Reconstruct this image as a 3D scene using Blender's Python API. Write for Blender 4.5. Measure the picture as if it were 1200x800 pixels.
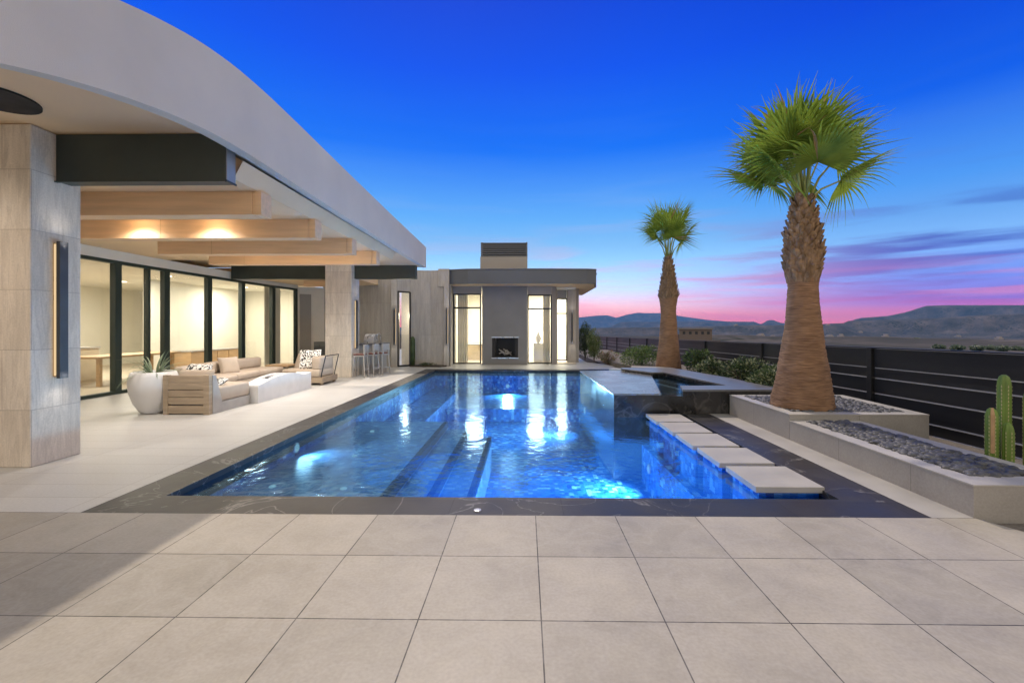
import bpy, bmesh, math, random
from mathutils import Vector, Matrix
random.seed(7)
R = math.radians
for o in list(bpy.data.objects): bpy.data.objects.remove(o)
scn = bpy.context.scene
col = scn.collection
def lin(c):
    return tuple((v/255/12.92 if v/255 <= .04045 else ((v/255+.055)/1.055)**2.4) for v in c)

# ------------------------------------------------------------------ camera
cam_d = bpy.data.cameras.new('camera'); cam = bpy.data.objects.new('camera', cam_d); col.objects.link(cam)
cam.location = (0, 0, 1.45); cam.rotation_euler = (R(90), 0, R(.85))
cam_d.sensor_width = 36; cam_d.lens = 516/1200*36
cam_d.shift_x = -7.8/1200; cam_d.shift_y = -16/1200
cam_d.clip_start = .05; cam_d.clip_end = 40000
scn.camera = cam

# ------------------------------------------------------------------ world
SUN_DIR = Vector((-.15, .78, 1.0)).normalized()          # towards the sun
elev = math.asin(SUN_DIR.z); az = math.atan2(SUN_DIR.x, SUN_DIR.y)
w = bpy.data.worlds.new('World'); scn.world = w; w.use_nodes = True
nt = w.node_tree; nt.nodes.clear()
def N(nt, t, **k):
    n = nt.nodes.new(t)
    for a, b in k.items(): setattr(n, a, b)
    return n
def link(nt, a, b): nt.links.new(a, b)
def math_n(nt, op, a, b=None, clamp=False):
    n = N(nt, 'ShaderNodeMath', operation=op); n.use_clamp = clamp
    for i, v in enumerate((a, b)):
        if v is None: continue
        if isinstance(v, (int, float)): n.inputs[i].default_value = v
        else: link(nt, v, n.inputs[i])
    return n.outputs[0]
def ramp(nt, fac, stops, interp='LINEAR'):
    n = N(nt, 'ShaderNodeValToRGB'); cr = n.color_ramp; cr.interpolation = interp
    while len(cr.elements) < len(stops): cr.elements.new(.5)
    for e, (p, c) in zip(cr.elements, sorted(stops, key=lambda s: s[0])):
        e.position = p; e.color = (*c[:3], 1)
    if fac is not None: link(nt, fac, n.inputs[0])
    return n.outputs[0]
def mixc(nt, f, a, b, mode='MIX'):
    n = N(nt, 'ShaderNodeMix', data_type='RGBA', blend_type=mode)
    for s, v in ((0, f), (6, a), (7, b)):
        if isinstance(v, (int, float)): n.inputs[s].default_value = v
        elif isinstance(v, tuple): n.inputs[s].default_value = (*v[:3], 1)
        else: link(nt, v, n.inputs[s])
    return n.outputs[2]
def maprange(nt, v, a, b, c=0, d=1, smooth=False):
    n = N(nt, 'ShaderNodeMapRange'); n.inputs[1].default_value = a; n.inputs[2].default_value = b
    n.inputs[3].default_value = c; n.inputs[4].default_value = d
    if smooth: n.interpolation_type = 'SMOOTHSTEP'
    link(nt, v, n.inputs[0]); return n.outputs[0]
tc = N(nt, 'ShaderNodeTexCoord'); sep = N(nt, 'ShaderNodeSeparateXYZ'); link(nt, tc.outputs['Generated'], sep.inputs[0])
dx, dy, dz = sep.outputs
el = math_n(nt, 'ABSOLUTE', dz)
left = ramp(nt, el, [(0, lin((255, 104, 60))), (.018, lin((255, 136, 112))), (.045, lin((240, 182, 186))), (.085, lin((190, 212, 246))),
    (.15, lin((150, 208, 255))), (.24, lin((100, 178, 255))), (.37, lin((14, 116, 250))), (.5, lin((0, 84, 240))), (.62, lin((0, 62, 214))), (1, lin((20, 90, 215)))])
right = ramp(nt, el, [(0, lin((255, 88, 60))), (.016, lin((238, 92, 104))), (.045, lin((128, 88, 176))), (.085, lin((104, 126, 212))),
    (.15, lin((126, 182, 246))), (.24, lin((78, 156, 248))), (.37, lin((0, 92, 236))), (.5, lin((0, 62, 214))), (.62, lin((0, 42, 182))), (1, lin((20, 90, 215)))])
rf = maprange(nt, dx, .15, .75, 0, 1, True)
base = mixc(nt, rf, left, right)
# stretched cloud streaks close to the horizon
mp = N(nt, 'ShaderNodeMapping'); mp.inputs['Scale'].default_value = (1.6, 1.6, 17); link(nt, tc.outputs['Generated'], mp.inputs[0])
nz = N(nt, 'ShaderNodeTexNoise'); nz.inputs['Scale'].default_value = 1.9; nz.inputs['Detail'].default_value = 7; nz.inputs['Distortion'].default_value = .35
link(nt, mp.outputs[0], nz.inputs['Vector'])
cm = maprange(nt, nz.outputs[0], .47, .66, 0, 1, True)
band = ramp(nt, el, [(0, (.2,)*3), (.03, (.8,)*3), (.15, (1,)*3), (.22, (.35,)*3), (.32, (.06,)*3), (.5, (0,)*3)])
cf = math_n(nt, 'MULTIPLY', cm, band); cf = math_n(nt, 'MULTIPLY', cf, maprange(nt, dx, -.1, .6, .35, .95))
ccol_l = ramp(nt, el, [(0, lin((255, 105, 120))), (.07, lin((236, 150, 175))), (.14, lin((205, 185, 222))), (.3, lin((150, 190, 245)))])
ccol_r = ramp(nt, el, [(0, lin((235, 80, 120))), (.06, lin((120, 62, 150))), (.11, lin((60, 66, 168))), (.17, lin((58, 88, 190))), (.3, lin((80, 130, 225)))])
ccol = mixc(nt, rf, ccol_l, ccol_r)
sky = mixc(nt, cf, base, ccol)
# second set of pink wisps
mp2 = N(nt, 'ShaderNodeMapping'); mp2.inputs['Scale'].default_value = (1.2, 1.2, 22); mp2.inputs['Location'].default_value = (3, 1, 2)
link(nt, tc.outputs['Generated'], mp2.inputs[0])
nz2 = N(nt, 'ShaderNodeTexNoise'); nz2.inputs['Scale'].default_value = 2.4; nz2.inputs['Detail'].default_value = 6; link(nt, mp2.outputs[0], nz2.inputs['Vector'])
pm = math_n(nt, 'MULTIPLY', maprange(nt, nz2.outputs[0], .5, .68, 0, 1, True), ramp(nt, el, [(0, (.3,)*3), (.04, (.9,)*3), (.085, (.6,)*3), (.13, (0,)*3)]))
pm = math_n(nt, 'MULTIPLY', pm, maprange(nt, dx, .0, .5, .2, .5))
sky = mixc(nt, pm, sky, lin((222, 118, 140)))
hsc = N(nt, 'ShaderNodeVectorMath', operation='SCALE'); link(nt, sky, hsc.inputs[0]); link(nt, maprange(nt, el, .0, .20, 1.9, 1.0, True), hsc.inputs['Scale']); sky = hsc.outputs[0]
# unseen sky behind and beside the camera, made bright and warm as fill light
bf = maprange(nt, dy, .54, -.25, 0, 1, True)
backc = ramp(nt, el, [(0, (1.0, .70, .46)), (.12, (1.0, .80, .58)), (.4, (.95, .83, .66)), (1, (.52, .52, .50))])
bsc = N(nt, 'ShaderNodeVectorMath', operation='SCALE'); bsc.inputs['Scale'].default_value = 1.25; link(nt, backc, bsc.inputs[0]); backc = bsc.outputs[0]
sky = mixc(nt, bf, sky, backc)
up = maprange(nt, dz, .72, .98, 0, 1, True)
sky = mixc(nt, up, sky, (.6, .62, .66))  # unseen zenith paled to give neutral fill
st = N(nt, 'ShaderNodeTexSky', sky_type='NISHITA'); st.sun_disc = False; st.sun_elevation = elev; st.sun_rotation = az
nst = N(nt, 'ShaderNodeVectorMath', operation='SCALE'); nst.inputs['Scale'].default_value = .015; link(nt, st.outputs[0], nst.inputs[0])
bg1 = N(nt, 'ShaderNodeBackground'); link(nt, sky, bg1.inputs[0]); bg1.inputs[1].default_value = 1.0
bg2 = N(nt, 'ShaderNodeBackground'); link(nt, nst.outputs[0], bg2.inputs[0]); bg2.inputs[1].default_value = .12
ad = N(nt, 'ShaderNodeAddShader'); link(nt, bg1.outputs[0], ad.inputs[0]); link(nt, bg2.outputs[0], ad.inputs[1])
wo = N(nt, 'ShaderNodeOutputWorld'); link(nt, ad.outputs[0], wo.inputs[0])

sd = bpy.data.lights.new('sun', 'SUN'); sd.energy = 2.6; sd.angle = R(1.0); sd.color = (1, .86, .70)
so = bpy.data.objects.new('sun', sd); col.objects.link(so); so.rotation_euler = SUN_DIR.to_track_quat('Z', 'Y').to_euler()
scn.view_settings.view_transform = 'Standard'; scn.view_settings.look = 'None'
scn.view_settings.exposure = 0.0; scn.view_settings.gamma = 1; scn.view_settings.use_curve_mapping = False

# ------------------------------------------------------------------ materials
def newmat(name):
    m = bpy.data.materials.new(name); m.use_nodes = True
    return m, m.node_tree, m.node_tree.nodes['Principled BSDF']
def plain(name, c, rough=.6, metal=0, var=.12, scale=6, bump=.0, bscale=60, emit=None, es=0, coat=0, spec=None, stretch=(1, 1, 1)):
    m, t, b = newmat(name)
    tcn = N(t, 'ShaderNodeTexCoord'); mpn = N(t, 'ShaderNodeMapping'); mpn.inputs['Scale'].default_value = stretch
    link(t, tcn.outputs['Object'], mpn.inputs[0])
    n = N(t, 'ShaderNodeTexNoise'); n.inputs['Scale'].default_value = scale; n.inputs['Detail'].default_value = 6; link(t, mpn.outputs[0], n.inputs['Vector'])
    c = tuple(c)
    cc = ramp(t, n.outputs[0], [(.3, tuple(v*(1-var) for v in c)), (.7, tuple(min(1, v*(1+var)) for v in c))])
    link(t, cc, b.inputs['Base Color']); b.inputs['Metallic'].default_value = metal
    link(t, maprange(t, n.outputs[0], .3, .7, max(.02, rough-.06), min(1, rough+.08)), b.inputs['Roughness'])
    if spec is not None: b.inputs['Specular IOR Level'].default_value = spec
    if coat: b.inputs['Coat Weight'].default_value = coat
    if bump:
        n2 = N(t, 'ShaderNodeTexNoise'); n2.inputs['Scale'].default_value = bscale; n2.inputs['Detail'].default_value = 4; link(t, mpn.outputs[0], n2.inputs['Vector'])
        bp = N(t, 'ShaderNodeBump'); bp.inputs['Strength'].default_value = bump; bp.inputs['Distance'].default_value = .01
        link(t, n2.outputs[0], bp.inputs['Height']); link(t, bp.outputs[0], b.inputs['Normal'])
    if emit: b.inputs['Emission Color'].default_value = (*emit, 1); b.inputs['Emission Strength'].default_value = es
    return m
def tiles(name, c1, c2, mortar, wdt, hgt, offset=(0, 0), joint=.004, plane='XY', rough=.55, bump=.3, vein=None, vstretch=(1, 1, 1), shift=0., mottle=.10, spec=.35, wet=None):
    """block or tile pattern laid out in metres on the given plane"""
    m, t, b = newmat(name)
    tcn = N(t, 'ShaderNodeNewGeometry'); s = N(t, 'ShaderNodeSeparateXYZ'); link(t, tcn.outputs['Position'], s.inputs[0])
    cb = N(t, 'ShaderNodeCombineXYZ')
    if plane == 'XY': u, v = s.outputs[0], s.outputs[1]
    else: u, v = math_n(t, 'ADD', s.outputs[0], s.outputs[1]), s.outputs[2]
    link(t, math_n(t, 'ADD', u, -offset[0]), cb.inputs[0]); link(t, math_n(t, 'ADD', v, -offset[1]), cb.inputs[1])
    br = N(t, 'ShaderNodeTexBrick'); br.offset = shift; br.squash = 1; link(t, cb.outputs[0], br.inputs['Vector'])
    br.inputs['Scale'].default_value = 1; br.inputs['Brick Width'].default_value = wdt; br.inputs['Row Height'].default_value = hgt
    br.inputs['Mortar Size'].default_value = joint; br.inputs['Mortar Smooth'].default_value = .1; br.inputs['Bias'].default_value = 0
    br.inputs['Color1'].default_value = (*c1, 1); br.inputs['Color2'].default_value = (*c2, 1); br.inputs['Mortar'].default_value = (*mortar, 1)
    mpn = N(t, 'ShaderNodeMapping'); mpn.inputs['Scale'].default_value = vstretch; link(t, tcn.outputs['Position'], mpn.inputs[0])
    n = N(t, 'ShaderNodeTexNoise'); n.inputs['Scale'].default_value = 2.2; n.inputs['Detail'].default_value = 10; n.inputs['Roughness'].default_value = .65
    link(t, mpn.outputs[0], n.inputs['Vector'])
    mm = ramp(t, n.outputs[0], [(.3, (1-mottle,)*3), (.7, (1+mottle*.8,)*3)])
    c = mixc(t, 1.0, br.outputs['Color'], mm, 'MULTIPLY')
    if vein:
        n3 = N(t, 'ShaderNodeTexNoise'); n3.inputs['Scale'].default_value = vein[1]; n3.inputs['Detail'].default_value = 8; n3.inputs['Distortion'].default_value = 1.2
        link(t, mpn.outputs[0], n3.inputs['Vector'])
        d = math_n(t, 'ABSOLUTE', math_n(t, 'SUBTRACT', n3.outputs[0], .5))
        vf = math_n(t, 'MULTIPLY', maprange(t, d, vein[2], 0), vein[3])
        c = mixc(t, vf, c, vein[0])
    # fine speckle
    n4 = N(t, 'ShaderNodeTexNoise'); n4.inputs['Scale'].default_value = 55; n4.inputs['Detail'].default_value = 3; link(t, tcn.outputs['Position'], n4.inputs['Vector'])
    c = mixc(t, 1.0, c, ramp(t, n4.outputs[0], [(.32, (.93,)*3), (.68, (1.06,)*3)]), 'MULTIPLY')
    link(t, c, b.inputs['Base Color'])
    link(t, maprange(t, n.outputs[0], .3, .7, max(.03, rough-.08), rough+.08), b.inputs['Roughness'])
    b.inputs['Specular IOR Level'].default_value = spec
    h = math_n(t, 'ADD', math_n(t, 'MULTIPLY', br.outputs['Fac'], -1.0), math_n(t, 'MULTIPLY', n4.outputs[0], .12))
    bp = N(t, 'ShaderNodeBump'); bp.inputs['Strength'].default_value = bump; bp.inputs['Distance'].default_value = .004
    link(t, h, bp.inputs['Height']); link(t, bp.outputs[0], b.inputs['Normal'])
    return m
M = {}
M['paver'] = tiles('porcelain_paver', (.312, .288, .245), (.388, .355, .300), (.05, .045, .04), .612, .612, (.08, 3.408), .0035, rough=.5, mottle=.17,
                   vein=((.44, .41, .38), 3.2, .09, .22))
M['patio'] = tiles('porcelain_patio', (.47, .465, .45), (.50, .495, .48), (.34, .325, .30), 1.22, .306, (.0, 3.41), .004, rough=.42, mottle=.07, bump=.1)
M['coping'] = tiles('slate_coping', (.030, .029, .030), (.040, .038, .038), (.012, .012, .012), .9, .9, (.3, .1), .003, rough=.42, mottle=.25,
                    vein=((.30, .29, .28), 1.1, .006, .5), spec=.3, bump=.15)
M['spa_tile'] = tiles('dark_spa_tile', (.020, .020, .021), (.034, .033, .034), (.008, .008, .008), .45, .9, (0, 0), .003, plane='XZ', rough=.16, mottle=.5,
                    vein=((.13, .125, .12), 1.6, .03, .4), spec=.6, bump=.12)
M['spa_slab'] = tiles('spa_slab_stone', (.15, .155, .165), (.17, .175, .185), (.04, .04, .045), .6, .6, (.1, .2), .003, rough=.22, mottle=.12, spec=.6, bump=.1)
M['spa_rim'] = tiles('spa_rim_stone', (.13, .13, .13), (.15, .15, .15), (.06, .06, .06), .6, .6, (.1, .2), .003, rough=.35, mottle=.12, spec=.5, bump=.1)
M['pad'] = plain('stepping_slab_stone', (.36, .345, .325), .55, var=.10, scale=3, bump=.15, bscale=90)
M['planter_stone'] = tiles('planter_porcelain', (.32, .305, .29), (.345, .33, .312), (.2, .19, .18), .9, 1.4, (.2, -.3), .003, plane='XZ', rough=.5, mottle=.12)
M['planter_cap'] = plain('planter_cap_stone', (.40, .385, .365), .5, var=.08, scale=4, bump=.1, bscale=80)
M['travertine'] = tiles('travertine_blocks', (.62, .555, .48), (.71, .65, .575), (.46, .41, .36), .62, .625, (.30, -.03), .004, plane='XZ', rough=.6, mottle=.16,
                    vein=((.42, .37, .32), 2.4, .07, .35), vstretch=(4.5, 4.5, .55), shift=.5)
M['travertine_grey'] = tiles('grey_travertine', (.40, .375, .345), (.45, .42, .39), (.31, .29, .27), .42, 1.2, (.30, -.03), .003, plane='XZ', rough=.6, mottle=.2,
                    vein=((.33, .30, .28), 2.4, .07, .35), vstretch=(4.5, 4.5, .5), shift=.5)
M['stucco_roof'] = plain('roof_stucco', (.60, .555, .48), .85, var=.07, scale=1.0, bump=.25, bscale=140)
M['stucco_dark'] = plain('charcoal_stucco', (.21, .21, .215), .8, var=.08, scale=1.5, bump=.25, bscale=120)
M['stucco_mid'] = plain('taupe_stucco', (.33, .31, .29), .8, var=.06, scale=1.5, bump=.25, bscale=120)
M['stucco_white'] = plain('white_stucco', (.72, .69, .64), .8, var=.04, scale=2)
M['ceiling'] = plain('tan_ceiling', (.76, .55, .33), .7, var=.05, scale=1.5)
M['wood'] = plain('tan_wood_beam', (.68, .46, .275), .5, var=.10, scale=3, stretch=(.5, 6, 6), bump=.1, bscale=30)
M['steel'] = plain('dark_green_grey_steel', (.045, .058, .055), .38, metal=.3, var=.15, scale=2)
M['steel_lit_end'] = plain('painted_lit_steel_end', (.32, .33, .34), .4, metal=.3, var=.08, scale=3)  # paler copy of the steel, light on the beam end put into the colour
M['frame'] = plain('dark_green_window_frame', (.02, .036, .030), .4, var=.1)
M['frame_dark'] = plain('black_window_frame', (.02, .021, .023), .4, var=.1)
M['fascia'] = plain('grey_metal_fascia', (.105, .115, .13), .45, metal=.4, var=.1, scale=1)
M['louvre'] = plain('louvre_metal', (.11, .12, .14), .45, metal=.4)
M['bronze'] = plain('brushed_brass', (.65, .45, .22), .3, metal=.9)
M['sconce'] = plain('charcoal_sconce_metal', (.075, .08, .09), .45, metal=.3)
M['teak'] = plain('weathered_teak', (.36, .285, .205), .6, var=.18, scale=3, stretch=(1, 1, 8), bump=.2, bscale=40)
M['fabric'] = plain('beige_outdoor_fabric', (.45, .375, .305), .9, var=.06, scale=5, bump=.35, bscale=350)
M['concrete'] = plain('white_concrete', (.60, .60, .61), .7, var=.06, scale=5, bump=.15, bscale=60)
M['pot'] = plain('white_ceramic_pot', (.66, .66, .67), .5, var=.03, scale=3, bump=.1, bscale=80)
M['fence'] = plain('black_fence_board', (.011, .0125, .015), .45, var=.3, scale=1.5, stretch=(1, .3, 8), metal=.1)
M['sunlit_edge'] = plain('painted_sunlit_edge', (.42, .43, .45), .4, metal=.5)  # pale colour standing in for sun on the board tops
M['pebble'] = plain('dark_river_pebble', (.075, .077, .082), .5, var=.6, scale=14, spec=.4)
M['soil'] = plain('dark_soil', (.06, .05, .042), .95, var=.3, scale=12, bump=.6, bscale=60)
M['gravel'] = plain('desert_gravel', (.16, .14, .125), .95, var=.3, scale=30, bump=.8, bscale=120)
M['bark'] = None
M['interior'] = plain('cream_interior_wall', (.78, .75, .66), .8, var=.04, scale=1)
M['interior_floor'] = plain('interior_floor', (.50, .43, .34), .4, var=.05, scale=2)
M['cabinet'] = plain('cream_cabinet', (.62, .52, .38), .5, var=.06, scale=2)
M['cab_wood'] = plain('oak_cabinet', (.50, .33, .18), .5, var=.12, scale=3, stretch=(1, 1, 6))
M['curtain'] = plain('sheer_curtain', (.78, .74, .66), .9, var=.05, scale=3)
M['silver'] = plain('brushed_steel', (.55, .56, .58), .3, metal=.7)
M['stool'] = plain('grey_stool_frame', (.36, .345, .33), .6, var=.1)
M['stool_seat'] = plain('dark_red_stool_seat', (.16, .05, .04), .7, var=.1)
M['black'] = plain('matt_black', (.012, .012, .013), .6)
M['counter'] = plain('dark_counter_stone', (.10, .105, .11), .3, var=.2, scale=6)
M['cactus'] = plain('cactus_skin', (.13, .215, .035), .55, var=.25, scale=5, stretch=(1, 1, .3))
M['cactus_rib'] = plain('cactus_spines', (.50, .45, .26), .8, var=.15, scale=20)
M['cactus_scar'] = plain('cactus_scar', (.40, .26, .14), .85, var=.2, scale=12)
def leafmat(name, a, b_, rough=.5, trans=.25):
    m, t, b = newmat(name)
    g = N(t, 'ShaderNodeTexCoord'); n = N(t, 'ShaderNodeTexNoise'); n.inputs['Scale'].default_value = 3.5; n.inputs['Detail'].default_value = 4
    link(t, g.outputs['Object'], n.inputs['Vector'])
    c = ramp(t, n.outputs[0], [(.35, a), (.65, b_)]); link(t, c, b.inputs['Base Color']); b.inputs['Roughness'].default_value = rough
    tr = N(t, 'ShaderNodeBsdfTranslucent'); link(t, c, tr.inputs[0]); mx = N(t, 'ShaderNodeMixShader'); mx.inputs[0].default_value = trans
    link(t, b.outputs[0], mx.inputs[1]); link(t, tr.outputs[0], mx.inputs[2]); link(t, mx.outputs[0], t.nodes['Material Output'].inputs[0])
    return m
M['palm_leaf'] = leafmat('palm_leaf', (.13, .22, .03), (.30, .40, .06), .6, .55)
M['palm_dry'] = leafmat('dry_palm_leaf', (.30, .20, .09), (.42, .30, .14), .7, .2)
M['petiole'] = plain('palm_petiole', (.26, .30, .08), .5, var=.2, scale=8)
M['leaf_green'] = leafmat('bright_shrub_leaf', (.07, .13, .03), (.16, .23, .06))
M['leaf_dark'] = leafmat('dark_shrub_leaf', (.03, .06, .022), (.07, .115, .04))
M['leaf_cream'] = leafmat('cream_edged_leaf', (.20, .24, .11), (.42, .44, .27))
M['leaf_brown'] = leafmat('dry_shrub_leaf', (.20, .13, .09), (.32, .22, .15))
M['leaf_agave'] = leafmat('grey_green_blade', (.16, .22, .14), (.32, .38, .26))
M['stem'] = plain('woody_stem', (.12, .085, .055), .85)
def barkmat(name, a, b_, sc=(3.5, 3.5, 60)):
    m, t, b = newmat(name)
    g = N(t, 'ShaderNodeTexCoord'); mpn = N(t, 'ShaderNodeMapping'); mpn.inputs['Scale'].default_value = sc; link(t, g.outputs['Object'], mpn.inputs[0])
    n = N(t, 'ShaderNodeTexNoise'); n.inputs['Scale'].default_value = 1.8; n.inputs['Detail'].default_value = 6; n.inputs['Distortion'].default_value = .6; link(t, mpn.outputs[0], n.inputs['Vector'])
    n2 = N(t, 'ShaderNodeTexNoise'); n2.inputs['Scale'].default_value = 3; link(t, g.outputs['Object'], n2.inputs['Vector'])
    c = ramp(t, n.outputs[0], [(.28, a), (.5, tuple((p+q)/2 for p, q in zip(a, b_))), (.72, b_)])
    c = mixc(t, .45, c, ramp(t, n2.outputs[0], [(.3, (.6, .55, .5)), (.7, (1.15, 1.1, 1.0))]), 'MULTIPLY')
    link(t, c, b.inputs['Base Color']); b.inputs['Roughness'].default_value = .9
    bp = N(t, 'ShaderNodeBump'); bp.inputs['Strength'].default_value = .9; bp.inputs['Distance'].default_value = .02
    link(t, n.outputs[0], bp.inputs['Height']); link(t, bp.outputs[0], b.inputs['Normal'])
    return m
M['bark'] = barkmat('palm_trunk_bark', (.12, .062, .034), (.37, .225, .135))
M['boot'] = barkmat('palm_leaf_base', (.09, .055, .03), (.34, .23, .14), (10, 10, 3))
def emis(name, c, s):
    m = bpy.data.materials.new(name); m.use_nodes = True; t = m.node_tree; t.nodes.clear()
    e = N(t, 'ShaderNodeEmission'); e.inputs[0].default_value = (*c, 1); e.inputs[1].default_value = s
    o = N(t, 'ShaderNodeOutputMaterial'); link(t, e.outputs[0], o.inputs[0]); return m
M['lamp_warm'] = emis('lit_warm_lamp', (1, .72, .36), 9)
M['lamp_pool'] = emis('lit_pool_lamp', (.55, .85, 1), 1.3)
M['lamp_room'] = emis('lit_room_lamp', (1, .93, .78), 4)
M['glow'] = emis('lit_sconce_slot', (1, .72, .4), .9)
def glassmat(name, tint=(.97, .97, .93), refl=1.0, ior=1.5):
    m = bpy.data.materials.new(name); m.use_nodes = True; t = m.node_tree; t.nodes.clear()
    tr = N(t, 'ShaderNodeBsdfTransparent'); tr.inputs[0].default_value = (*tint, 1)
    gl = N(t, 'ShaderNodeBsdfGlossy'); gl.inputs['Roughness'].default_value = .01
    lw = N(t, 'ShaderNodeLayerWeight'); lw.inputs[0].default_value = .5
    f = math_n(t, 'ADD', math_n(t, 'MULTIPLY', math_n(t, 'POWER', lw.outputs['Facing'], 4.0), .85), .05, True); f = math_n(t, 'MULTIPLY', f, refl, True); mx = N(t, 'ShaderNodeMixShader'); link(t, f, mx.inputs[0])
    link(t, tr.outputs[0], mx.inputs[1]); link(t, gl.outputs[0], mx.inputs[2])
    o = N(t, 'ShaderNodeOutputMaterial'); link(t, mx.outputs[0], o.inputs[0]); return m
M['glass'] = glassmat('window_glass', refl=1.2)
def watermat(name, tint, bumpd, sc, gtint=(.40, .66, 1)):
    m = bpy.data.materials.new(name); m.use_nodes = True; t = m.node_tree; t.nodes.clear()
    g = N(t, 'ShaderNodeNewGeometry')
    n = N(t, 'ShaderNodeTexNoise'); n.inputs['Scale'].default_value = sc; n.inputs['Detail'].default_value = 3; n.inputs['Distortion'].default_value = .6; link(t, g.outputs['Position'], n.inputs['Vector'])
    n2 = N(t, 'ShaderNodeTexNoise'); n2.inputs['Scale'].default_value = sc*5; n2.inputs['Detail'].default_value = 2; link(t, g.outputs['Position'], n2.inputs['Vector'])
    h = math_n(t, 'ADD', n.outputs[0], math_n(t, 'MULTIPLY', n2.outputs[0], .22))
    bp = N(t, 'ShaderNodeBump'); bp.inputs['Strength'].default_value = 1; bp.inputs['Distance'].default_value = bumpd; link(t, h, bp.inputs['Height'])
    tr = N(t, 'ShaderNodeBsdfTransparent'); tr.inputs[0].default_value = (*tint, 1)
    rfm = N(t, 'ShaderNodeBsdfRefraction'); rfm.inputs['IOR'].default_value = 1.12; rfm.inputs['Color'].default_value = (*tint, 1); link(t, bp.outputs[0], rfm.inputs['Normal'])
    gl = N(t, 'ShaderNodeBsdfGlossy'); gl.inputs['Roughness'].default_value = .10; gl.inputs['Color'].default_value = (*gtint, 1); link(t, bp.outputs[0], gl.inputs['Normal'])
    fr = N(t, 'ShaderNodeFresnel'); fr.inputs[0].default_value = 1.33; link(t, bp.outputs[0], fr.inputs['Normal'])
    m1 = N(t, 'ShaderNodeMixShader'); m1.inputs[0].default_value = .35; link(t, tr.outputs[0], m1.inputs[1]); link(t, rfm.outputs[0], m1.inputs[2])
    mx = N(t, 'ShaderNodeMixShader'); link(t, math_n(t, 'MULTIPLY', fr.outputs[0], .5), mx.inputs[0]); link(t, m1.outputs[0], mx.inputs[1]); link(t, gl.outputs[0], mx.inputs[2])
    o = N(t, 'ShaderNodeOutputMaterial'); link(t, mx.outputs[0], o.inputs[0]); return m
M['water'] = watermat('clear_pool_water', (.55, .84, 1), .008, 2.6)
M['spa_water'] = watermat('spa_water', (.7, .9, .95), .004, 5)
def mosaicmat(name, a, b_, c_):
    m, t, b = newmat(name)
    g = N(t, 'ShaderNodeNewGeometry'); v = N(t, 'ShaderNodeTexVoronoi'); v.inputs['Scale'].default_value = 14; v.distance = 'CHEBYCHEV'; v.inputs['Randomness'].default_value = .25
    link(t, g.outputs['Position'], v.inputs['Vector'])
    s = N(t, 'ShaderNodeSeparateColor'); link(t, v.outputs['Color'], s.inputs[0])
    n = N(t, 'ShaderNodeTexNoise'); n.inputs['Scale'].default_value = 1.4; n.inputs['Detail'].default_value = 5; link(t, g.outputs['Position'], n.inputs['Vector'])
    c = ramp(t, s.outputs[0], [(0, a), (.45, b_), (.75, b_), (1, c_)])
    c = mixc(t, 1.0, c, ramp(t, n.outputs[0], [(.35, (.75,)*3), (.65, (1.2,)*3)]), 'MULTIPLY')
    link(t, c, b.inputs['Base Color']); b.inputs['Roughness'].default_value = .3
    return m
M['mosaic'] = mosaicmat('blue_glass_mosaic', (.004, .055, .30), (.035, .22, .66), (.40, .70, .92))
M['mosaic_lit'] = mosaicmat('lit_blue_mosaic', (.12, .26, .56), (.22, .42, .74), (.5, .7, .9))  # same tile paled, light on shelf and steps put into the colour
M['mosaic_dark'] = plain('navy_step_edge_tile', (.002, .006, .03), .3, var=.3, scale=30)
def patternmat(name):
    m, t, b = newmat(name)
    g = N(t, 'ShaderNodeTexCoord'); n = N(t, 'ShaderNodeTexNoise'); n.inputs['Scale'].default_value = 10; n.inputs['Detail'].default_value = 0; n.inputs['Distortion'].default_value = 1.6
    link(t, g.outputs['Object'], n.inputs['Vector'])
    d = math_n(t, 'ABSOLUTE', math_n(t, 'SUBTRACT', n.outputs[0], .5))
    c = ramp(t, d, [(.065, (.02, .02, .022)), (.08, (.78, .77, .74))]); link(t, c, b.inputs['Base Color']); b.inputs['Roughness'].default_value = .9
    return m
M['pattern'] = patternmat('black_white_pattern_fabric')
def landmat(name, cols, scale=.012, speck=None):
    m, t, b = newmat(name)
    g = N(t, 'ShaderNodeNewGeometry'); n = N(t, 'ShaderNodeTexNoise'); n.inputs['Scale'].default_value = scale; n.inputs['Detail'].default_value = 12; n.inputs['Roughness'].default_value = .7
    link(t, g.outputs['Position'], n.inputs['Vector'])
    c = ramp(t, n.outputs[0], cols)
    if speck:
        v = N(t, 'ShaderNodeTexVoronoi'); v.inputs['Scale'].default_value = speck; link(t, g.outputs['Position'], v.inputs['Vector'])
        n2 = N(t, 'ShaderNodeTexNoise'); n2.inputs['Scale'].default_value = speck*.12; n2.inputs['Detail'].default_value = 4; link(t, g.outputs['Position'], n2.inputs['Vector'])
        f = math_n(t, 'MULTIPLY', maprange(t, v.outputs['Distance'], .42, .22), maprange(t, n2.outputs[0], .42, .6))
        c = mixc(t, f, c, (.022, .032, .02))
    link(t, c, b.inputs['Base Color']); b.inputs['Roughness'].default_value = 1; b.inputs['Specular IOR Level'].default_value = 0
    return m
M['valley'] = landmat('desert_valley', [(.3, (.035, .042, .045)), (.5, (.075, .073, .075)), (.7, (.15, .13, .125))], .01, .10)
M['mesa'] = landmat('far_mesa', [(.3, (.05, .05, .05)), (.5, (.11, .10, .09)), (.7, (.2, .18, .155))], .004)

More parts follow.
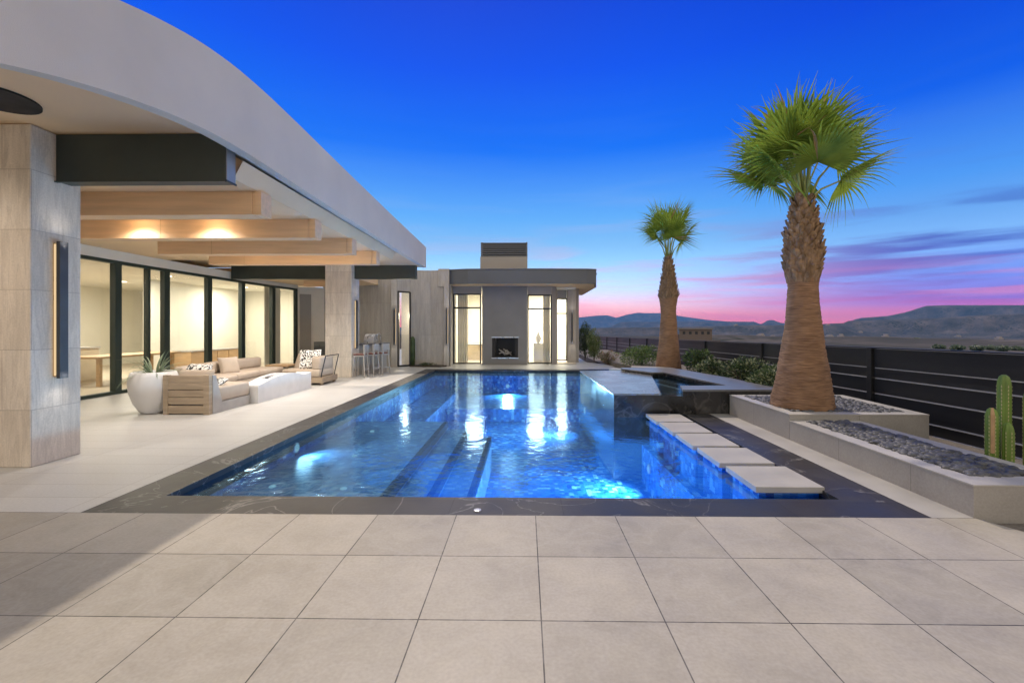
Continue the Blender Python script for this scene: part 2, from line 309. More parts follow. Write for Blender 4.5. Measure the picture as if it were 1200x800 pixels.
# ------------------------------------------------------------------ mesh helpers
class MB:
    def __init__(s): s.v = []; s.f = []; s.mi = []; s.cur = 0
    def add(s, vs, fs):
        n = len(s.v); s.v += [tuple(v) for v in vs]; s.f += [tuple(i+n for i in f) for f in fs]; s.mi += [s.cur]*len(fs); return s
    def box(s, x0, x1, y0, y1, z0, z1, rot=0, piv=None):
        vs = [(x, y, z) for z in (z0, z1) for y in (y0, y1) for x in (x0, x1)]
        if rot:
            cx, cy = piv or ((x0+x1)/2, (y0+y1)/2); c, q = math.cos(rot), math.sin(rot)
            vs = [(cx+(x-cx)*c-(y-cy)*q, cy+(x-cx)*q+(y-cy)*c, z) for x, y, z in vs]
        return s.add(vs, [(0, 2, 3, 1), (4, 5, 7, 6), (0, 1, 5, 4), (2, 6, 7, 3), (0, 4, 6, 2), (1, 3, 7, 5)])
    def prism(s, poly, z0, z1):
        a = sum(poly[i][0]*poly[(i+1) % len(poly)][1]-poly[(i+1) % len(poly)][0]*poly[i][1] for i in range(len(poly)))
        if a < 0: poly = poly[::-1]
        n = len(poly); vs = [(x, y, z0) for x, y in poly]+[(x, y, z1) for x, y in poly]
        return s.add(vs, [tuple(range(n-1, -1, -1)), tuple(range(n, 2*n))]+[(i, (i+1) % n, n+(i+1) % n, n+i) for i in range(n)])
    def yzprism(s, poly, x0, x1):
        n = len(poly); vs = [(x0, y, z) for y, z in poly]+[(x1, y, z) for y, z in poly]
        return s.add(vs, [tuple(range(n)), tuple(range(2*n-1, n-1, -1))]+[(i, n+i, n+(i+1) % n, (i+1) % n) for i in range(n)])
    def tube(s, pts, rad, n=8, cap=True):
        pts = [Vector(p) for p in pts]; rings = []
        for i, p in enumerate(pts):
            d = (pts[min(i+1, len(pts)-1)]-pts[max(i-1, 0)]).normalized()
            a = d.orthogonal().normalized() if i == 0 else (rings[-1][1]-d*rings[-1][1].dot(d)).normalized()
            b = d.cross(a); r = rad[i] if isinstance(rad, (list, tuple)) else rad
            rings.append(([p+(a*math.cos(2*math.pi*k/n)+b*math.sin(2*math.pi*k/n))*r for k in range(n)], a))
        vs = [v for rg, _ in rings for v in rg]
        fs = [(i*n+k, i*n+(k+1) % n, (i+1)*n+(k+1) % n, (i+1)*n+k) for i in range(len(pts)-1) for k in range(n)]
        if cap: fs += [tuple(range(n-1, -1, -1)), tuple((len(pts)-1)*n+k for k in range(n))]
        return s.add(vs, fs)
    def lathe(s, prof, c=(0, 0), n=48, cap=True, wob=None):
        vs = []
        for i, (r, z) in enumerate(prof):
            for k in range(n):
                a = 2*math.pi*k/n; rr = r*(1+(wob(a, z) if wob else 0)); vs.append((c[0]+rr*math.cos(a), c[1]+rr*math.sin(a), z))
        fs = [(i*n+k, i*n+(k+1) % n, (i+1)*n+(k+1) % n, (i+1)*n+k) for i in range(len(prof)-1) for k in range(n)]
        if cap: fs += [tuple(range(n-1, -1, -1)), tuple((len(prof)-1)*n+k for k in range(n))]
        return s.add(vs, fs)
    def build(s, name, mat, parent=None, smooth=False, bevel=0, seg=2, subsurf=0):
        org = Vector(parent.get('_o', (0, 0, 0))) if parent else Vector((0, 0, 0))
        me = bpy.data.meshes.new(name); me.from_pydata([Vector(v)-org for v in s.v], [], s.f); me.validate()
        mats = mat if isinstance(mat, (list, tuple)) else [mat]
        for m in mats: me.materials.append(m)
        if len(mats) > 1:
            for p, i in zip(me.polygons, s.mi): p.material_index = i
        bm = bmesh.new(); bm.from_mesh(me); bmesh.ops.recalc_face_normals(bm, faces=bm.faces); bm.to_mesh(me); bm.free()
        if smooth: me.shade_smooth()
        o = bpy.data.objects.new(name, me); col.objects.link(o)
        if parent: o.parent = parent; o['_o'] = tuple(org)
        if bevel:
            b = o.modifiers.new('bevel', 'BEVEL'); b.width = bevel; b.segments = seg; b.limit_method = 'ANGLE'; b.angle_limit = R(35)
            if seg > 2: me.shade_smooth()
        if subsurf: q = o.modifiers.new('sub', 'SUBSURF'); q.levels = subsurf; q.render_levels = subsurf
        return o
def tag(o, label=None, cat=None, group=None, kind=None):
    if label: o['label'] = label
    if cat: o['category'] = cat
    if group: o['group'] = group
    if kind: o['kind'] = kind
    return o
def thing(name, loc, label, cat, group=None):
    o = bpy.data.objects.new(name, None); o.location = loc; o['_o'] = tuple(loc); o.empty_display_size = .2; col.objects.link(o)
    return tag(o, label, cat, group)
def copy_tree(o, parent=None):
    c = o.copy(); col.objects.link(c)
    if parent: c.parent = parent
    for ch in list(o.children): copy_tree(ch, c)
    return c
def struct(o): o['kind'] = 'structure'; return o
def mlight(name, kind, loc, energy, color, parent=None, size=.1, direction=None, spot=None, blend=.6):
    d = bpy.data.lights.new(name, kind); d.energy = energy; d.color = color
    if kind == 'AREA': d.size = size
    elif kind in ('POINT', 'SPOT'): d.shadow_soft_size = size
    if spot: d.spot_size = spot; d.spot_blend = blend
    o = bpy.data.objects.new(name, d); col.objects.link(o); org = Vector(parent['_o']) if parent else Vector((0, 0, 0))
    o.location = Vector(loc)-org
    if parent: o.parent = parent
    if direction: o.rotation_euler = Vector(direction).to_track_quat('-Z', 'Y').to_euler()
    return o

# ------------------------------------------------------------------ ground
WX0, WX1, WY0, WY1, WZ = -3.11, 2.66, 3.77, 15.12, -.06
COX0, COX1, COY0, COY1 = -3.5, 3.11, 3.41, 15.5
b = MB(); b.box(-16, 3.43, -8, COY0, -.15, 0)
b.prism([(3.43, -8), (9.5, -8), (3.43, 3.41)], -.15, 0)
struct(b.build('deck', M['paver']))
b = MB(); b.box(-16, COX0, COY0, 30, -.15, 0); b.box(COX0, 2.6, COY1, 30, -.15, 0)
b.prism([(2.6, COY1), (3.6, COY1), (3.2, 17.5), (2.6, 18.6)], -.15, 0)
struct(b.build('patio', M['patio']))
b = MB()
b.box(COX0, COX1, COY0, WY0, -.2, -.002); b.box(COX0, WX0, WY0, WY1, -.2, -.002); b.box(COX0, COX1, WY1, COY1, -.2, -.002); b.box(WX1, COX1, WY0, WY1, -.2, -.002)
struct(b.build('pool_coping', M['coping']))
b = MB(); b.box(3.11, 3.43, COY0, 7.5, -.15, 0); struct(b.build('path', M['pad'], bevel=.004))
# pool basin: floor, walls, sun shelf and steps
FZ = -1.15
b = MB()
b.box(WX0, WX1, WY0, WY1, FZ-.1, FZ)
b.box(WX0-.1, WX0, WY0-.1, WY1+.1, FZ, -.2); b.box(WX1, WX1+.1, WY0-.1, WY1+.1, FZ, -.2)
b.box(WX0, WX1, WY0-.1, WY0, FZ, -.2); b.box(WX0, WX1, WY1, WY1+.1, FZ, -.2)
b.box(WX0, WX1, 12.2, WY1, FZ, FZ+.35)
b.cur = 1
b.box(WX0+.002, -1.42, WY0+.002, 8.1, FZ+.002, -.28)
b.box(-1.42, -1.02, WY0+.002, 8.1, FZ+.002, -.42)
b.box(-1.02, -.62, WY0+.002, 8.1, FZ+.002, -.56)
b.cur = 0
b.box(1.95, WX1-.002, WY0+.002, 7.4, FZ+.002, -.5)
b.box(WX0+.002, -2.2, 8.1, WY1-.002, FZ+.002, -.6)
b.cur = 2
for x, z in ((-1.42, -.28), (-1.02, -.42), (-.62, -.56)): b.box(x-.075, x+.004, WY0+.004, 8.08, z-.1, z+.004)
struct(b.build('pool_basin', [M['mosaic'], M['mosaic_lit'], M['mosaic_dark']]))
b = MB(); b.add([(WX0, WY0, WZ), (WX1, WY0, WZ), (WX1, WY1, WZ), (WX0, WY1, WZ)], [(0, 1, 2, 3)])
struct(b.build('pool_water', M['water']))
# yard gravel between planters and fence
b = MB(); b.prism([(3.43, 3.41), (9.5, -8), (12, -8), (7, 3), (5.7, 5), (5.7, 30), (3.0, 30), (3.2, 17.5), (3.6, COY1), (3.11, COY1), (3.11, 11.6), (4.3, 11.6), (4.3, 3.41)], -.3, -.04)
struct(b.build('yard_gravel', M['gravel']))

# pool lights
POOLK = 18
def pool_light(x, y, z, nrm, e, label, group='underwater pool lights'):
    n = Vector(nrm); t = thing('pool_light', (x, y, z), label, 'pool light', group)
    b = MB(); a = n.orthogonal().normalized(); c = n.cross(a)
    def disc(r, d): return [Vector((x, y, z))+n*d+(a*math.cos(k*math.pi/10)+c*math.sin(k*math.pi/10))*r for k in range(20)]
    v0, v1 = disc(.075, 0), disc(.075, .02); b.add(v0+v1, [tuple(range(20)), tuple(range(20, 40))]+[(k, (k+1) % 20, 20+(k+1) % 20, 20+k) for k in range(20)]); b.build('housing', M['silver'], t)
    b = MB(); v0, v1 = disc(.055, .02), disc(.045, .03); b.add(v0+v1, [tuple(range(20, 40))]+[(k, (k+1) % 20, 20+(k+1) % 20, 20+k) for k in range(20)]); b.build('lens', M['lamp_pool'], t)
    mlight('lamp', 'SPOT', (x+n.x*.10, y+n.y*.10, z+n.z*.10), e*POOLK, (.5, .8, 1), t, .12, (n.x, n.y, -.30), R(140), 1.0)
pool_light(-3.1, 7.6, -.17, (1, 0, 0), 0, 'small pool light at the left end of the sun shelf') if False else None
pool_light(-.6, 15.11, -.55, (0, -1, 0), 60, 'underwater light in the far pool wall in front of the fireplace')
pool_light(1.94, 4.9, -.75, (-1, 0, 0), 40, 'underwater light beside the nearest stepping slab')
pool_light(1.94, 6.9, -.75, (-1, 0, 0), 55, 'underwater light beside the farthest stepping slab')
pool_light(-2.19, 10.2, -.85, (1, 0, 0), 60, 'underwater light on the left side of the deep pool')
pool_light(1.44, 10.6, -.55, (-1, 0, 0), 45, 'underwater light below the raised spa wall')
pool_light(-.2, 3.78, -.6, (0, 1, 0), 45, 'underwater light in the near pool wall')
pool_light(-3.1, 5.9, -.17, (1, 0, 0), 6, 'underwater light over the shallow sun shelf')
for i, (x, y, lb) in enumerate(((-2.75, 4.75, 'nearest round drain light on the sun shelf by the left coping'), (-1.95, 4.7, 'small round light near the front edge of the sun shelf'), (-2.3, 5.9, 'small round light in the middle of the sun shelf'),
        (-2.55, 7.3, 'small round light at the far end of the sun shelf'))):
    b = MB(); b.lathe([(.035, -.279), (.035, -.268), (.02, -.262)], (x, y), 16); tag(b.build('floor_light', M['lamp_pool']), lb, 'pool light', 'small round lights in the sun shelf')
b = MB(); b.lathe([(.03, -.002), (.03, .004), (.015, .007)], (-.38, 3.5), 16); tag(b.build('deck_light', M['silver']), 'tiny round metal fitting set in the dark front coping', 'deck fitting')

# stepping slabs
pads = [(2.07, 2.68, 3.98, 4.58), (2.05, 2.63, 4.68, 5.28), (2.03, 2.59, 5.36, 5.98), (2.02, 2.56, 6.05, 6.67), (2.0, 2.56, 6.74, 7.34)]
names = ['nearest stepping slab at the front corner of the pool', 'second stepping slab from the front of the pool', 'middle one of the five stepping slabs',
         'fourth stepping slab, next but one to the dark spa', 'farthest stepping slab right in front of the dark spa wall']
for (x0, x1, y0, y1), nm in zip(pads, names):
    t = thing('stepping_slab', ((x0+x1)/2, (y0+y1)/2, WZ), nm, 'stepping stone', 'stepping slabs along the right side of the pool')
    b = MB(); b.box(x0, x1, y0, y1, -.03, .025); b.build('slab', M['pad'], t, bevel=.004)
    b = MB(); b.box(x0+.05, x1-.02, y0+.05, y1-.05, -.5, -.031); b.build('pedestal', M['mosaic'], t)

# ------------------------------------------------------------------ spa
t = thing('raised_spa', (2.6, 9.4, 0), 'raised dark tiled spa with a wet overflow slab beside the pool', 'spa')
b = MB()
outer_l = [(1.5, 7.47), (2.66, 7.47), (4.35, 7.5), (4.25, 9.2), (3.8, 11.55), (1.42, 11.4)]
b.prism(outer_l, -1.1, .05)
b.prism([(1.5, 7.471), (2.28, 7.471), (2.95, 10.35), (2.5, 11.2), (2.5, 11.5), (1.42, 11.4)], .05, .31)
b.prism([(2.28, 7.472), (2.66, 7.472), (2.8, 7.8), (2.8, 7.95), (2.4, 7.9)], .05, .30)
b.prism([(2.66, 7.473), (4.35, 7.502), (4.25, 9.2), (3.66, 8.02), (2.8, 7.96)], .05, .375)
b.prism([(4.25, 9.2), (3.8, 11.551), (3.25, 10.4), (3.66, 8.02)], .05, .375)
b.prism([(3.8, 11.55), (2.5, 11.501), (2.5, 11.2), (2.95, 10.351), (3.25, 10.4)], .05, .375)
b.build('wall', M['spa_tile'], t)
b = MB(); b.prism([(1.485, 7.455), (2.29, 7.455), (2.96, 10.36), (2.49, 11.2), (2.49, 11.5), (1.4, 11.4)], .311, .34)
b.build('slab', M['spa_slab'], t, bevel=.003)
b = MB()
b.prism([(2.65, 7.455), (4.37, 7.485), (4.27, 9.2), (3.82, 11.57), (2.48, 11.53), (2.48, 11.2), (2.97, 10.34), (3.25, 10.38), (3.65, 8.03), (2.79, 7.97)], .376, .41)
b.build('rim', M['spa_rim'], t, bevel=.003)
b = MB(); b.add([(2.25, 7.5, .318), (2.78, 7.7, .318), (3.66, 8.02, .318), (3.25, 10.4, .318), (2.94, 10.35, .318)], [(0, 1, 2, 3, 4)]); b.build('water', M['spa_water'], t)
b = MB(); b.box(3.05, 3.2, 8.2, 10.1, .05, .2, R(12)); b.build('bench', M['spa_rim'], t)

# ------------------------------------------------------------------ planters
def pebbles(name, poly, n, z, mat, parent_label, sz=(.024, .042)):
    xs = [p[0] for p in poly]; ys = [p[1] for p in poly]
    def inside(x, y):
        c = False
        for i in range(len(poly)):
            (x1, y1), (x2, y2) = poly[i], poly[i-1]
            if (y1 > y) != (y2 > y) and x < (x2-x1)*(y-y1)/(y2-y1)+x1: c = not c
        return c
    bm = bmesh.new(); bmesh.ops.create_icosphere(bm, subdivisions=2, radius=1)
    iv = [v.co.copy() for v in bm.verts]; fi = [tuple(v.index for v in f.verts) for f in bm.faces]; bm.free()
    b = MB(); k = 0
    while k < n:
        x, y = random.uniform(min(xs), max(xs)), random.uniform(min(ys), max(ys))
        if not inside(x, y): continue
        s = random.uniform(*sz); m = Matrix.Translation((x, y, z+random.uniform(0, .022))) @ Matrix.Rotation(random.uniform(0, 6.3), 4, 'Z') @ Matrix.Rotation(random.uniform(-.35, .35), 4, 'X') @ Matrix.Diagonal((s*random.uniform(1.1, 1.5), s, s*random.uniform(.6, .85), 1))
        b.add([m @ v for v in iv], fi); k += 1
    o = b.build(name, mat, smooth=True); return tag(o, parent_label, 'pebbles', kind='stuff')
def planter(label, poly, inner, z, cap=.012, lip=.05):
    cx = sum(p[0] for p in poly)/len(poly); cy = sum(p[1] for p in poly)/len(poly)
    t = thing('stone_planter', (cx, cy, 0), label, 'planter')
    n = len(poly); b = MB()
    vs = [(x, y, -.3) for x, y in poly]+[(x, y, z-cap) for x, y in poly]+[(x, y, z-cap) for x, y in inner]+[(x, y, -.3) for x, y in inner]
    fs = []
    for i in range(n):
        j = (i+1) % n; fs += [(i, j, n+j, n+i), (n+i, n+j, 2*n+j, 2*n+i), (2*n+i, 2*n+j, 3*n+j, 3*n+i)]
    b.add(vs, fs); b.build('wall', M['planter_stone'], t)
    b = MB(); g = .004
    def off(p, q, s):
        v = Vector((p[0]-cx, p[1]-cy)); return (p[0]+(s if v.x > 0 else -s), p[1]+(s if v.y > 0 else -s))
    o2 = [off(p, None, g) for p in poly]
    vs = [(x, y, z-cap+.001) for x, y in o2]+[(x, y, z) for x, y in o2]+[(x, y, z) for x, y in inner]+[(x, y, z-cap+.001) for x, y in inner]
    fs = []
    for i in range(n):
        j = (i+1) % n; fs += [(i, j, n+j, n+i), (n+i, n+j, 2*n+j, 2*n+i), (2*n+i, 2*n+j, 3*n+j, 3*n+i), (3*n+i, 3*n+j, j, i)]
    b.add(vs, fs); b.build('cap', M['planter_cap'], t)
    b = MB(); b.prism(inner, -.25, z-lip); b.build('soil', M['soil'], t)
    return t
planter('low stone planter of black pebbles nearest the camera', [(3.43, 3.42), (4.36, 3.42), (4.32, 5.76), (3.43, 5.76)], [(3.60, 3.62), (4.2, 3.62), (4.14, 5.70), (3.60, 5.70)], .25)
pebbles('river_pebbles', [(3.61, 3.63), (4.19, 3.63), (4.13, 5.69), (3.61, 5.69)], 1000, .232, M['pebble'], 'bed of dark river pebbles filling the low planter')
planter('taller stone planter holding the big palm', [(3.432, 5.77), (5.22, 5.77), (5.3, 7.44), (3.432, 7.44)], [(3.58, 5.93), (5.05, 5.93), (5.1, 7.3), (3.58, 7.3)], .33)
pebbles('river_pebbles', [(3.59, 5.94), (5.04, 5.94), (5.09, 7.29), (3.59, 7.29)], 1500, .305, M['pebble'], 'dark pebbles around the foot of the big palm')
# planting bed beyond the spa
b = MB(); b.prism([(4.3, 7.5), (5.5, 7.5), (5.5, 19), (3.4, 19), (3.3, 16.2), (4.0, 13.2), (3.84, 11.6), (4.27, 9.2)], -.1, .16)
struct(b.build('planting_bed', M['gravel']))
b = MB(); b.prism([(2.45, 12.9), (3.0, 12.5), (3.9, 12.6), (3.95, 12.8), (3.05, 12.72), (2.6, 13.1)], -.05, .26); b.prism([(3.2, 13.4), (4.3, 13.0), (4.35, 13.2), (3.3, 13.65)], -.05, .27)
tag(b.build('stone_kerb', M['planter_cap'], bevel=.004), 'pale stone kerb edging the planting bed behind the spa', 'kerb')

# ------------------------------------------------------------------ fence
ft = thing('slat_fence', (5.6, 12, 0), 'long black horizontal board fence with thin painted sunlit edges on the right', 'fence')
def ftop(y): return 1.21-.0132*y
SP = 3.29; py0 = 5.6/((1001-607.8)/516+.0148)
posts = [py0+SP*k for k in range(-1, 11)]
boards = [(0, .30), (.305, .455), (.47, .70), (.715, 1.0), (1.015, 1.16), (1.175, 1.45)]
for i in range(len(posts)-1):
    y0, y1 = posts[i]+.05, posts[i+1]-.05
    b = MB(); 
    for a, c in boards:
        b.add([(5.60, y0, ftop(y0)-c), (5.635, y0, ftop(y0)-c), (5.635, y0, ftop(y0)-a-.004), (5.60, y0, ftop(y0)-a-.004),
               (5.60, y1, ftop(y1)-c), (5.635, y1, ftop(y1)-c), (5.635, y1, ftop(y1)-a-.004), (5.60, y1, ftop(y1)-a-.004)],
              [(0, 1, 2, 3), (7, 6, 5, 4), (0, 4, 5, 1), (1, 5, 6, 2), (2, 6, 7, 3), (3, 7, 4, 0)])
    b.build('board_panel', M['fence'], ft)
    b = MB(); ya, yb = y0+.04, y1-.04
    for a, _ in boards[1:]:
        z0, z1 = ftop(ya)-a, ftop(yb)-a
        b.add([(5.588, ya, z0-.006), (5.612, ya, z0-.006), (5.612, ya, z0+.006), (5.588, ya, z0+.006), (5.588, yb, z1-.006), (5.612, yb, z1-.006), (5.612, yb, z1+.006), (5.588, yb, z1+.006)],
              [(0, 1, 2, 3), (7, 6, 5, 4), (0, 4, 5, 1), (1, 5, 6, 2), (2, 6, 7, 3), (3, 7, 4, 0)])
    b.build('sunlit_edge_strip', M['sunlit_edge'], ft)  # strips added to draw the sunlit board edges along each gap
for y in posts:
    b = MB(); b.box(5.56, 5.65, y-.045, y+.045, -.35, ftop(y)+.004); b.build('post', M['fence'], ft, bevel=.004)
b = MB(); y0, y1 = posts[0], posts[-1]
b.add([(5.575, y0, ftop(y0)+.006), (5.66, y0, ftop(y0)+.006), (5.66, y0, ftop(y0)+.022), (5.575, y0, ftop(y0)+.022), (5.575, y1, ftop(y1)+.006), (5.66, y1, ftop(y1)+.006), (5.66, y1, ftop(y1)+.022), (5.575, y1, ftop(y1)+.022)],
      [(0, 1, 2, 3), (7, 6, 5, 4), (0, 4, 5, 1), (1, 5, 6, 2), (2, 6, 7, 3), (3, 7, 4, 0)])
b.build('top_rail', M['fence'], ft)

# ------------------------------------------------------------------ house
H = thing('house', (-8, 9, 0), 'long low house with a sweeping curved roof over the open patio', 'house')
XF = -3.05
def interp(tab, y):
    if y <= tab[0][0]: return tab[0][1]
    for (a, p), (c, q) in zip(tab, tab[1:]):
        if y <= c:
            f = (y-a)/(c-a); return p+(q-p)*f
    return tab[-1][1]
def smooth_tab(tab, ys, w=.35):
    return [sum(interp(tab, y+d) for d in (-w, -w/2, 0, w/2, w))/5 for y in ys]
topt = [(0, 2.7), (1.5, 3.2), (2.6, 3.68), (3.31, 3.93), (3.8, 4.08), (4.3, 4.18), (4.9, 4.215), (5.6, 4.20), (7.26, 4.13), (10, 4.03), (13.6, 3.92)]
bott = [(0, 2.0), (1.5, 2.6), (2.51, 2.99), (2.9, 3.12), (3.45, 3.24), (3.99, 3.335), (4.6, 3.37), (7.26, 3.335), (13.6, 3.30)]
ys = [.3+i*.15 for i in range(int(13.2/.15))]+[13.5]
tz = smooth_tab(topt, ys); bz = smooth_tab(bott, ys); tz[-1] = 3.92; bz[-1] = 3.30
def cz(y):   # ceiling height
    return 3.57 if y < 4.915 else 3.13
b = MB(); vs = []; XL = -16
for y, a, c in zip(ys, tz, bz):
    inner = max(c+.004, 3.34) if y > 4.9 else max(c+.004, 3.6)
    vs += [(XF, y, c), (XF, y, a), (XF-.25, y, a+.02), (XL, y, a+.02), (XL, y, inner+.06), (XF-.13, y, inner+.06), (XF-.13, y, c)]
n = 7; fs = []
for i in range(len(ys)-1):
    for k in range(n): fs.append((i*n+k, i*n+(k+1) % n, (i+1)*n+(k+1) % n, (i+1)*n+k))
fs += [tuple(range(n)), tuple((len(ys)-1)*n+k for k in range(n))]
b.add(vs, fs); roof = b.build('roof', M['stucco_roof'], H)
b = MB()
b.box(XL, XF-.131, .4, 4.915, 3.57, 3.62)
b.box(XL, XF-.24, 4.915, 10.8, 3.13, 3.39); b.box(XL, XF-.14, 10.8, 13.49, 3.31, 3.39)
b.add([(XF-.24, 4.92, 3.131), (XF-.131, 4.92, 3.33), (XF-.131, 10.8, 3.31), (XF-.24, 10.8, 3.131)], [(0, 1, 2, 3)])
b.box(XL, -5.5, 13.495, 17.2, 3.05, 3.3)
b.build('ceiling', M['ceiling'], H)
# columns
def column(x0, x1, y0, y1, z1):
    b = MB(); b.box(x0, x1, y0, y1, 0, z1); return b.build('column', M['travertine'], H, bevel=.012)
column(-6.3, -5.13, 4.49, 5.01, 3.565)
c2 = column(-5.87, -5.09, 12.83, 13.44, 3.30)
# steel beams
b = MB(); b.box(-7.2, -3.26, 4.74, 4.905, 3.05, 3.56); s1 = b.build('steel_beam', M['steel'], H, bevel=.004)
b = MB(); b.box(-3.259, -3.25, 4.75, 4.895, 3.06, 3.55); b.build('lit_end_plate', M['steel_lit_end'], s1)  # thin plate added for the lit look of the beam end
b = MB(); b.box(-3.257, -3.244, 4.738, 4.907, 3.04, 3.06); b.box(-7.2, -3.26, 4.72, 4.75, 3.035, 3.05); b.build('bottom_flange', M['steel'], s1)
b = MB(); b.box(-8.8, -3.26, 13.05, 13.25, 2.91, 3.306); s2 = b.build('steel_beam', M['steel'], H, bevel=.004)
for k, y in enumerate((5.37, 6.76, 8.22, 9.57)):
    b = MB(); b.box(-6.95, -3.36, y, y+.22, 2.84, 3.129)
    w1 = b.build('wood_beam', M['wood'], H, bevel=.004)
    b = MB(); b.box(-3.355, -3.335, y+.005, y+.215, 2.845, 3.12); b.box(-3.33, -3.25, y, y+.22, 2.84, 3.129); b.build('end_piece', M['wood'], w1)
    b = MB(); b.box(-5.42-.25*k+.5*(k == 0)*-1, -5.412-.25*k+.5*(k == 0)*-1, y-.002, y+.222, 2.838, 3.128); b.build('joint', M['cab_wood'], w1)
b = MB(); b.box(-7.3, -5.6, 14.4, 14.6, 2.82, 2.99); b.build('wood_beam', M['wood'], H)
# recessed lights: two seen lit between the beams, the others added to brighten the patio
for x in (-5.93, -4.79, -3.9):
  for y in (6.50, 8.9, 10.3):
    if x == -3.9 and y == 6.5: continue
    b = MB(); b.box(x-.15, x+.15, y-.15, y+.15, 3.118, 3.129); d = b.build('seen_and_added_downlight', M['ceiling'], H, bevel=.003)
    b = MB(); b.box(x-.075, x+.075, y-.075, y+.075, 3.110, 3.117); b.build('lens', M['lamp_warm'], d)
    mlight('lamp', 'SPOT', (x, y, 3.09), 140, (1, .92, .82), H, .06, (0, 0, -1), R(150), 1.0)
    mlight('lamp', 'POINT', (x, y, 3.03), 3.5, (1, .74, .45), H, .05)
b = MB(); b.lathe([(.30, 3.55), (.30, 3.569)], (-4.88, 3.98), 40); b.build('ceiling_speaker', M['black'], H)
mlight('lamp', 'SPOT', (-5.9, 3.2, 3.5), 150, (1, .86, .7), H, .06, (0, 0, -1), R(150), 1.0)  # unseen lamp added to lift the dark near bay

# curved glass wall
gpts = [(-8.86, 6.6), (-8.95, 8.0), (-9.0, 9.55), (-9.0, 10.35), (-8.98, 10.85), (-8.95, 12.3), (-8.9, 13.7), (-8.8, 15.2), (-8.62, 16.45)]
gz = 2.92
for i in range(len(gpts)-1):
    p, q = Vector(gpts[i]), Vector(gpts[i+1]); d = (q-p).normalized(); nn = Vector((-d.y, d.x))*.05
    narrow = i in (2,)
    fw = .09 if not narrow else .04
    wroot = MB()
    def bar(b, a0, a1, z0, z1, t=.06):
        nv = Vector((-d.y, d.x))*t; pa, pb = p+d*a0, p+d*a1
        b.prism([tuple(pa-nv), tuple(pb-nv), tuple(pb+nv), tuple(pa+nv)], z0, z1)
    L = (q-p).length
    f = MB(); e0 = .01 if i == 3 else .005
    bar(f, 0, .08 if i != 3 else .03, .07, gz-.07); bar(f, L-(.08 if i != 2 else .03), L, .07, gz-.07); bar(f, 0, L, 0, .07); bar(f, 0, L, gz-.07, gz)
    fo = f.build('window', M['frame'], H)
    g = MB(); bar(g, .04, L-.04, .06, gz-.06, .006); g.build('pane', M['glass'], fo)
    b = MB(); bar(b, 0, L, gz+.001, 3.13, .08); b.build('wall', M['stucco_white'], H)
b = MB(); b.prism([(-8.66, 16.45), (-8.5, 16.45), (-7.75, 17.0), (-7.9, 17.15)], 0, 3.0); b.build('wall', M['stucco_white'], H)
b = MB(); b.prism([(-8.5, 16.46), (-8.47, 16.44), (-8.16, 16.67), (-8.19, 16.70)], .02, 2.72); b.build('door', M['stucco_mid'], H)
b = MB(); b.box(-9.2, -8.7, 4.5, 6.6, 0, 3.13); b.build('wall', M['travertine'], H)
# interior room behind the glass wall
b = MB(); b.box(-16, -15.9, 4.5, 18, 0, 3.2); b.box(-16, -9.1, 4.4, 4.5, 0, 3.2); b.box(-16, -8.7, 18, 18.1, 0, 3.2); b.box(-11.6, -11.5, 13.2, 17.9, 0, 2.99); b.build('interior_wall', M['interior'], H)
b = MB(); b.box(-15.9, -9.05, 4.5, 18, .002, .02); b.build('interior_floor', M['interior_floor'], H)
b = MB(); b.box(-15.9, -9.1, 4.6, 17.9, 2.94, 2.99); b.build('interior_ceiling', M['interior'], H)
for x, y in ((-12.5, 7), (-12.5, 10.5), (-13, 14), (-10.3, 12.5), (-10.3, 16)):
    b = MB(); b.lathe([(.12, 2.925), (.12, 2.939)], (x, y), 20); b.build('room_lamp', M['lamp_room'], H)
    mlight('lamp', 'AREA', (x, y, 2.9), 125, (1, .95, .84), H, 1.2, (0, 0, -1))
def cabinet(name, x0, x1, y0, y1, z1, label, mat, top=True):
    t = thing(name, ((x0+x1)/2, (y0+y1)/2, 0), label, 'cabinet')
    b = MB(); b.box(x0, x1, y0, y1, .02, z1-.04); b.build('body', mat, t)
    b = MB(); b.box(x0-.03, x1+.03, y0-.03, y1+.03, z1-.039, z1); b.build('top', M['planter_cap'], t)
    b = MB(); k = int((y1-y0)/.6)
    for i in range(k): b.box(x1, x1+.02, y0+.02+i*(y1-y0)/k, y0-.01+(i+1)*(y1-y0)/k, .1, z1-.08)
    b.build('door', mat, t)
cabinet('kitchen_island', -12.4, -11.4, 8.5, 11.6, .95, 'cream kitchen island seen through the glass wall', M['cabinet'])
cabinet('kitchen_cabinet', -15.8, -15.1, 6, 13, 2.3, 'tall oak cabinets along the back wall of the kitchen', M['cab_wood'])
cabinet('sideboard', -11.45, -10.9, 14.2, 16.6, .7, 'low oak sideboard behind the far glass panels', M['cab_wood'])

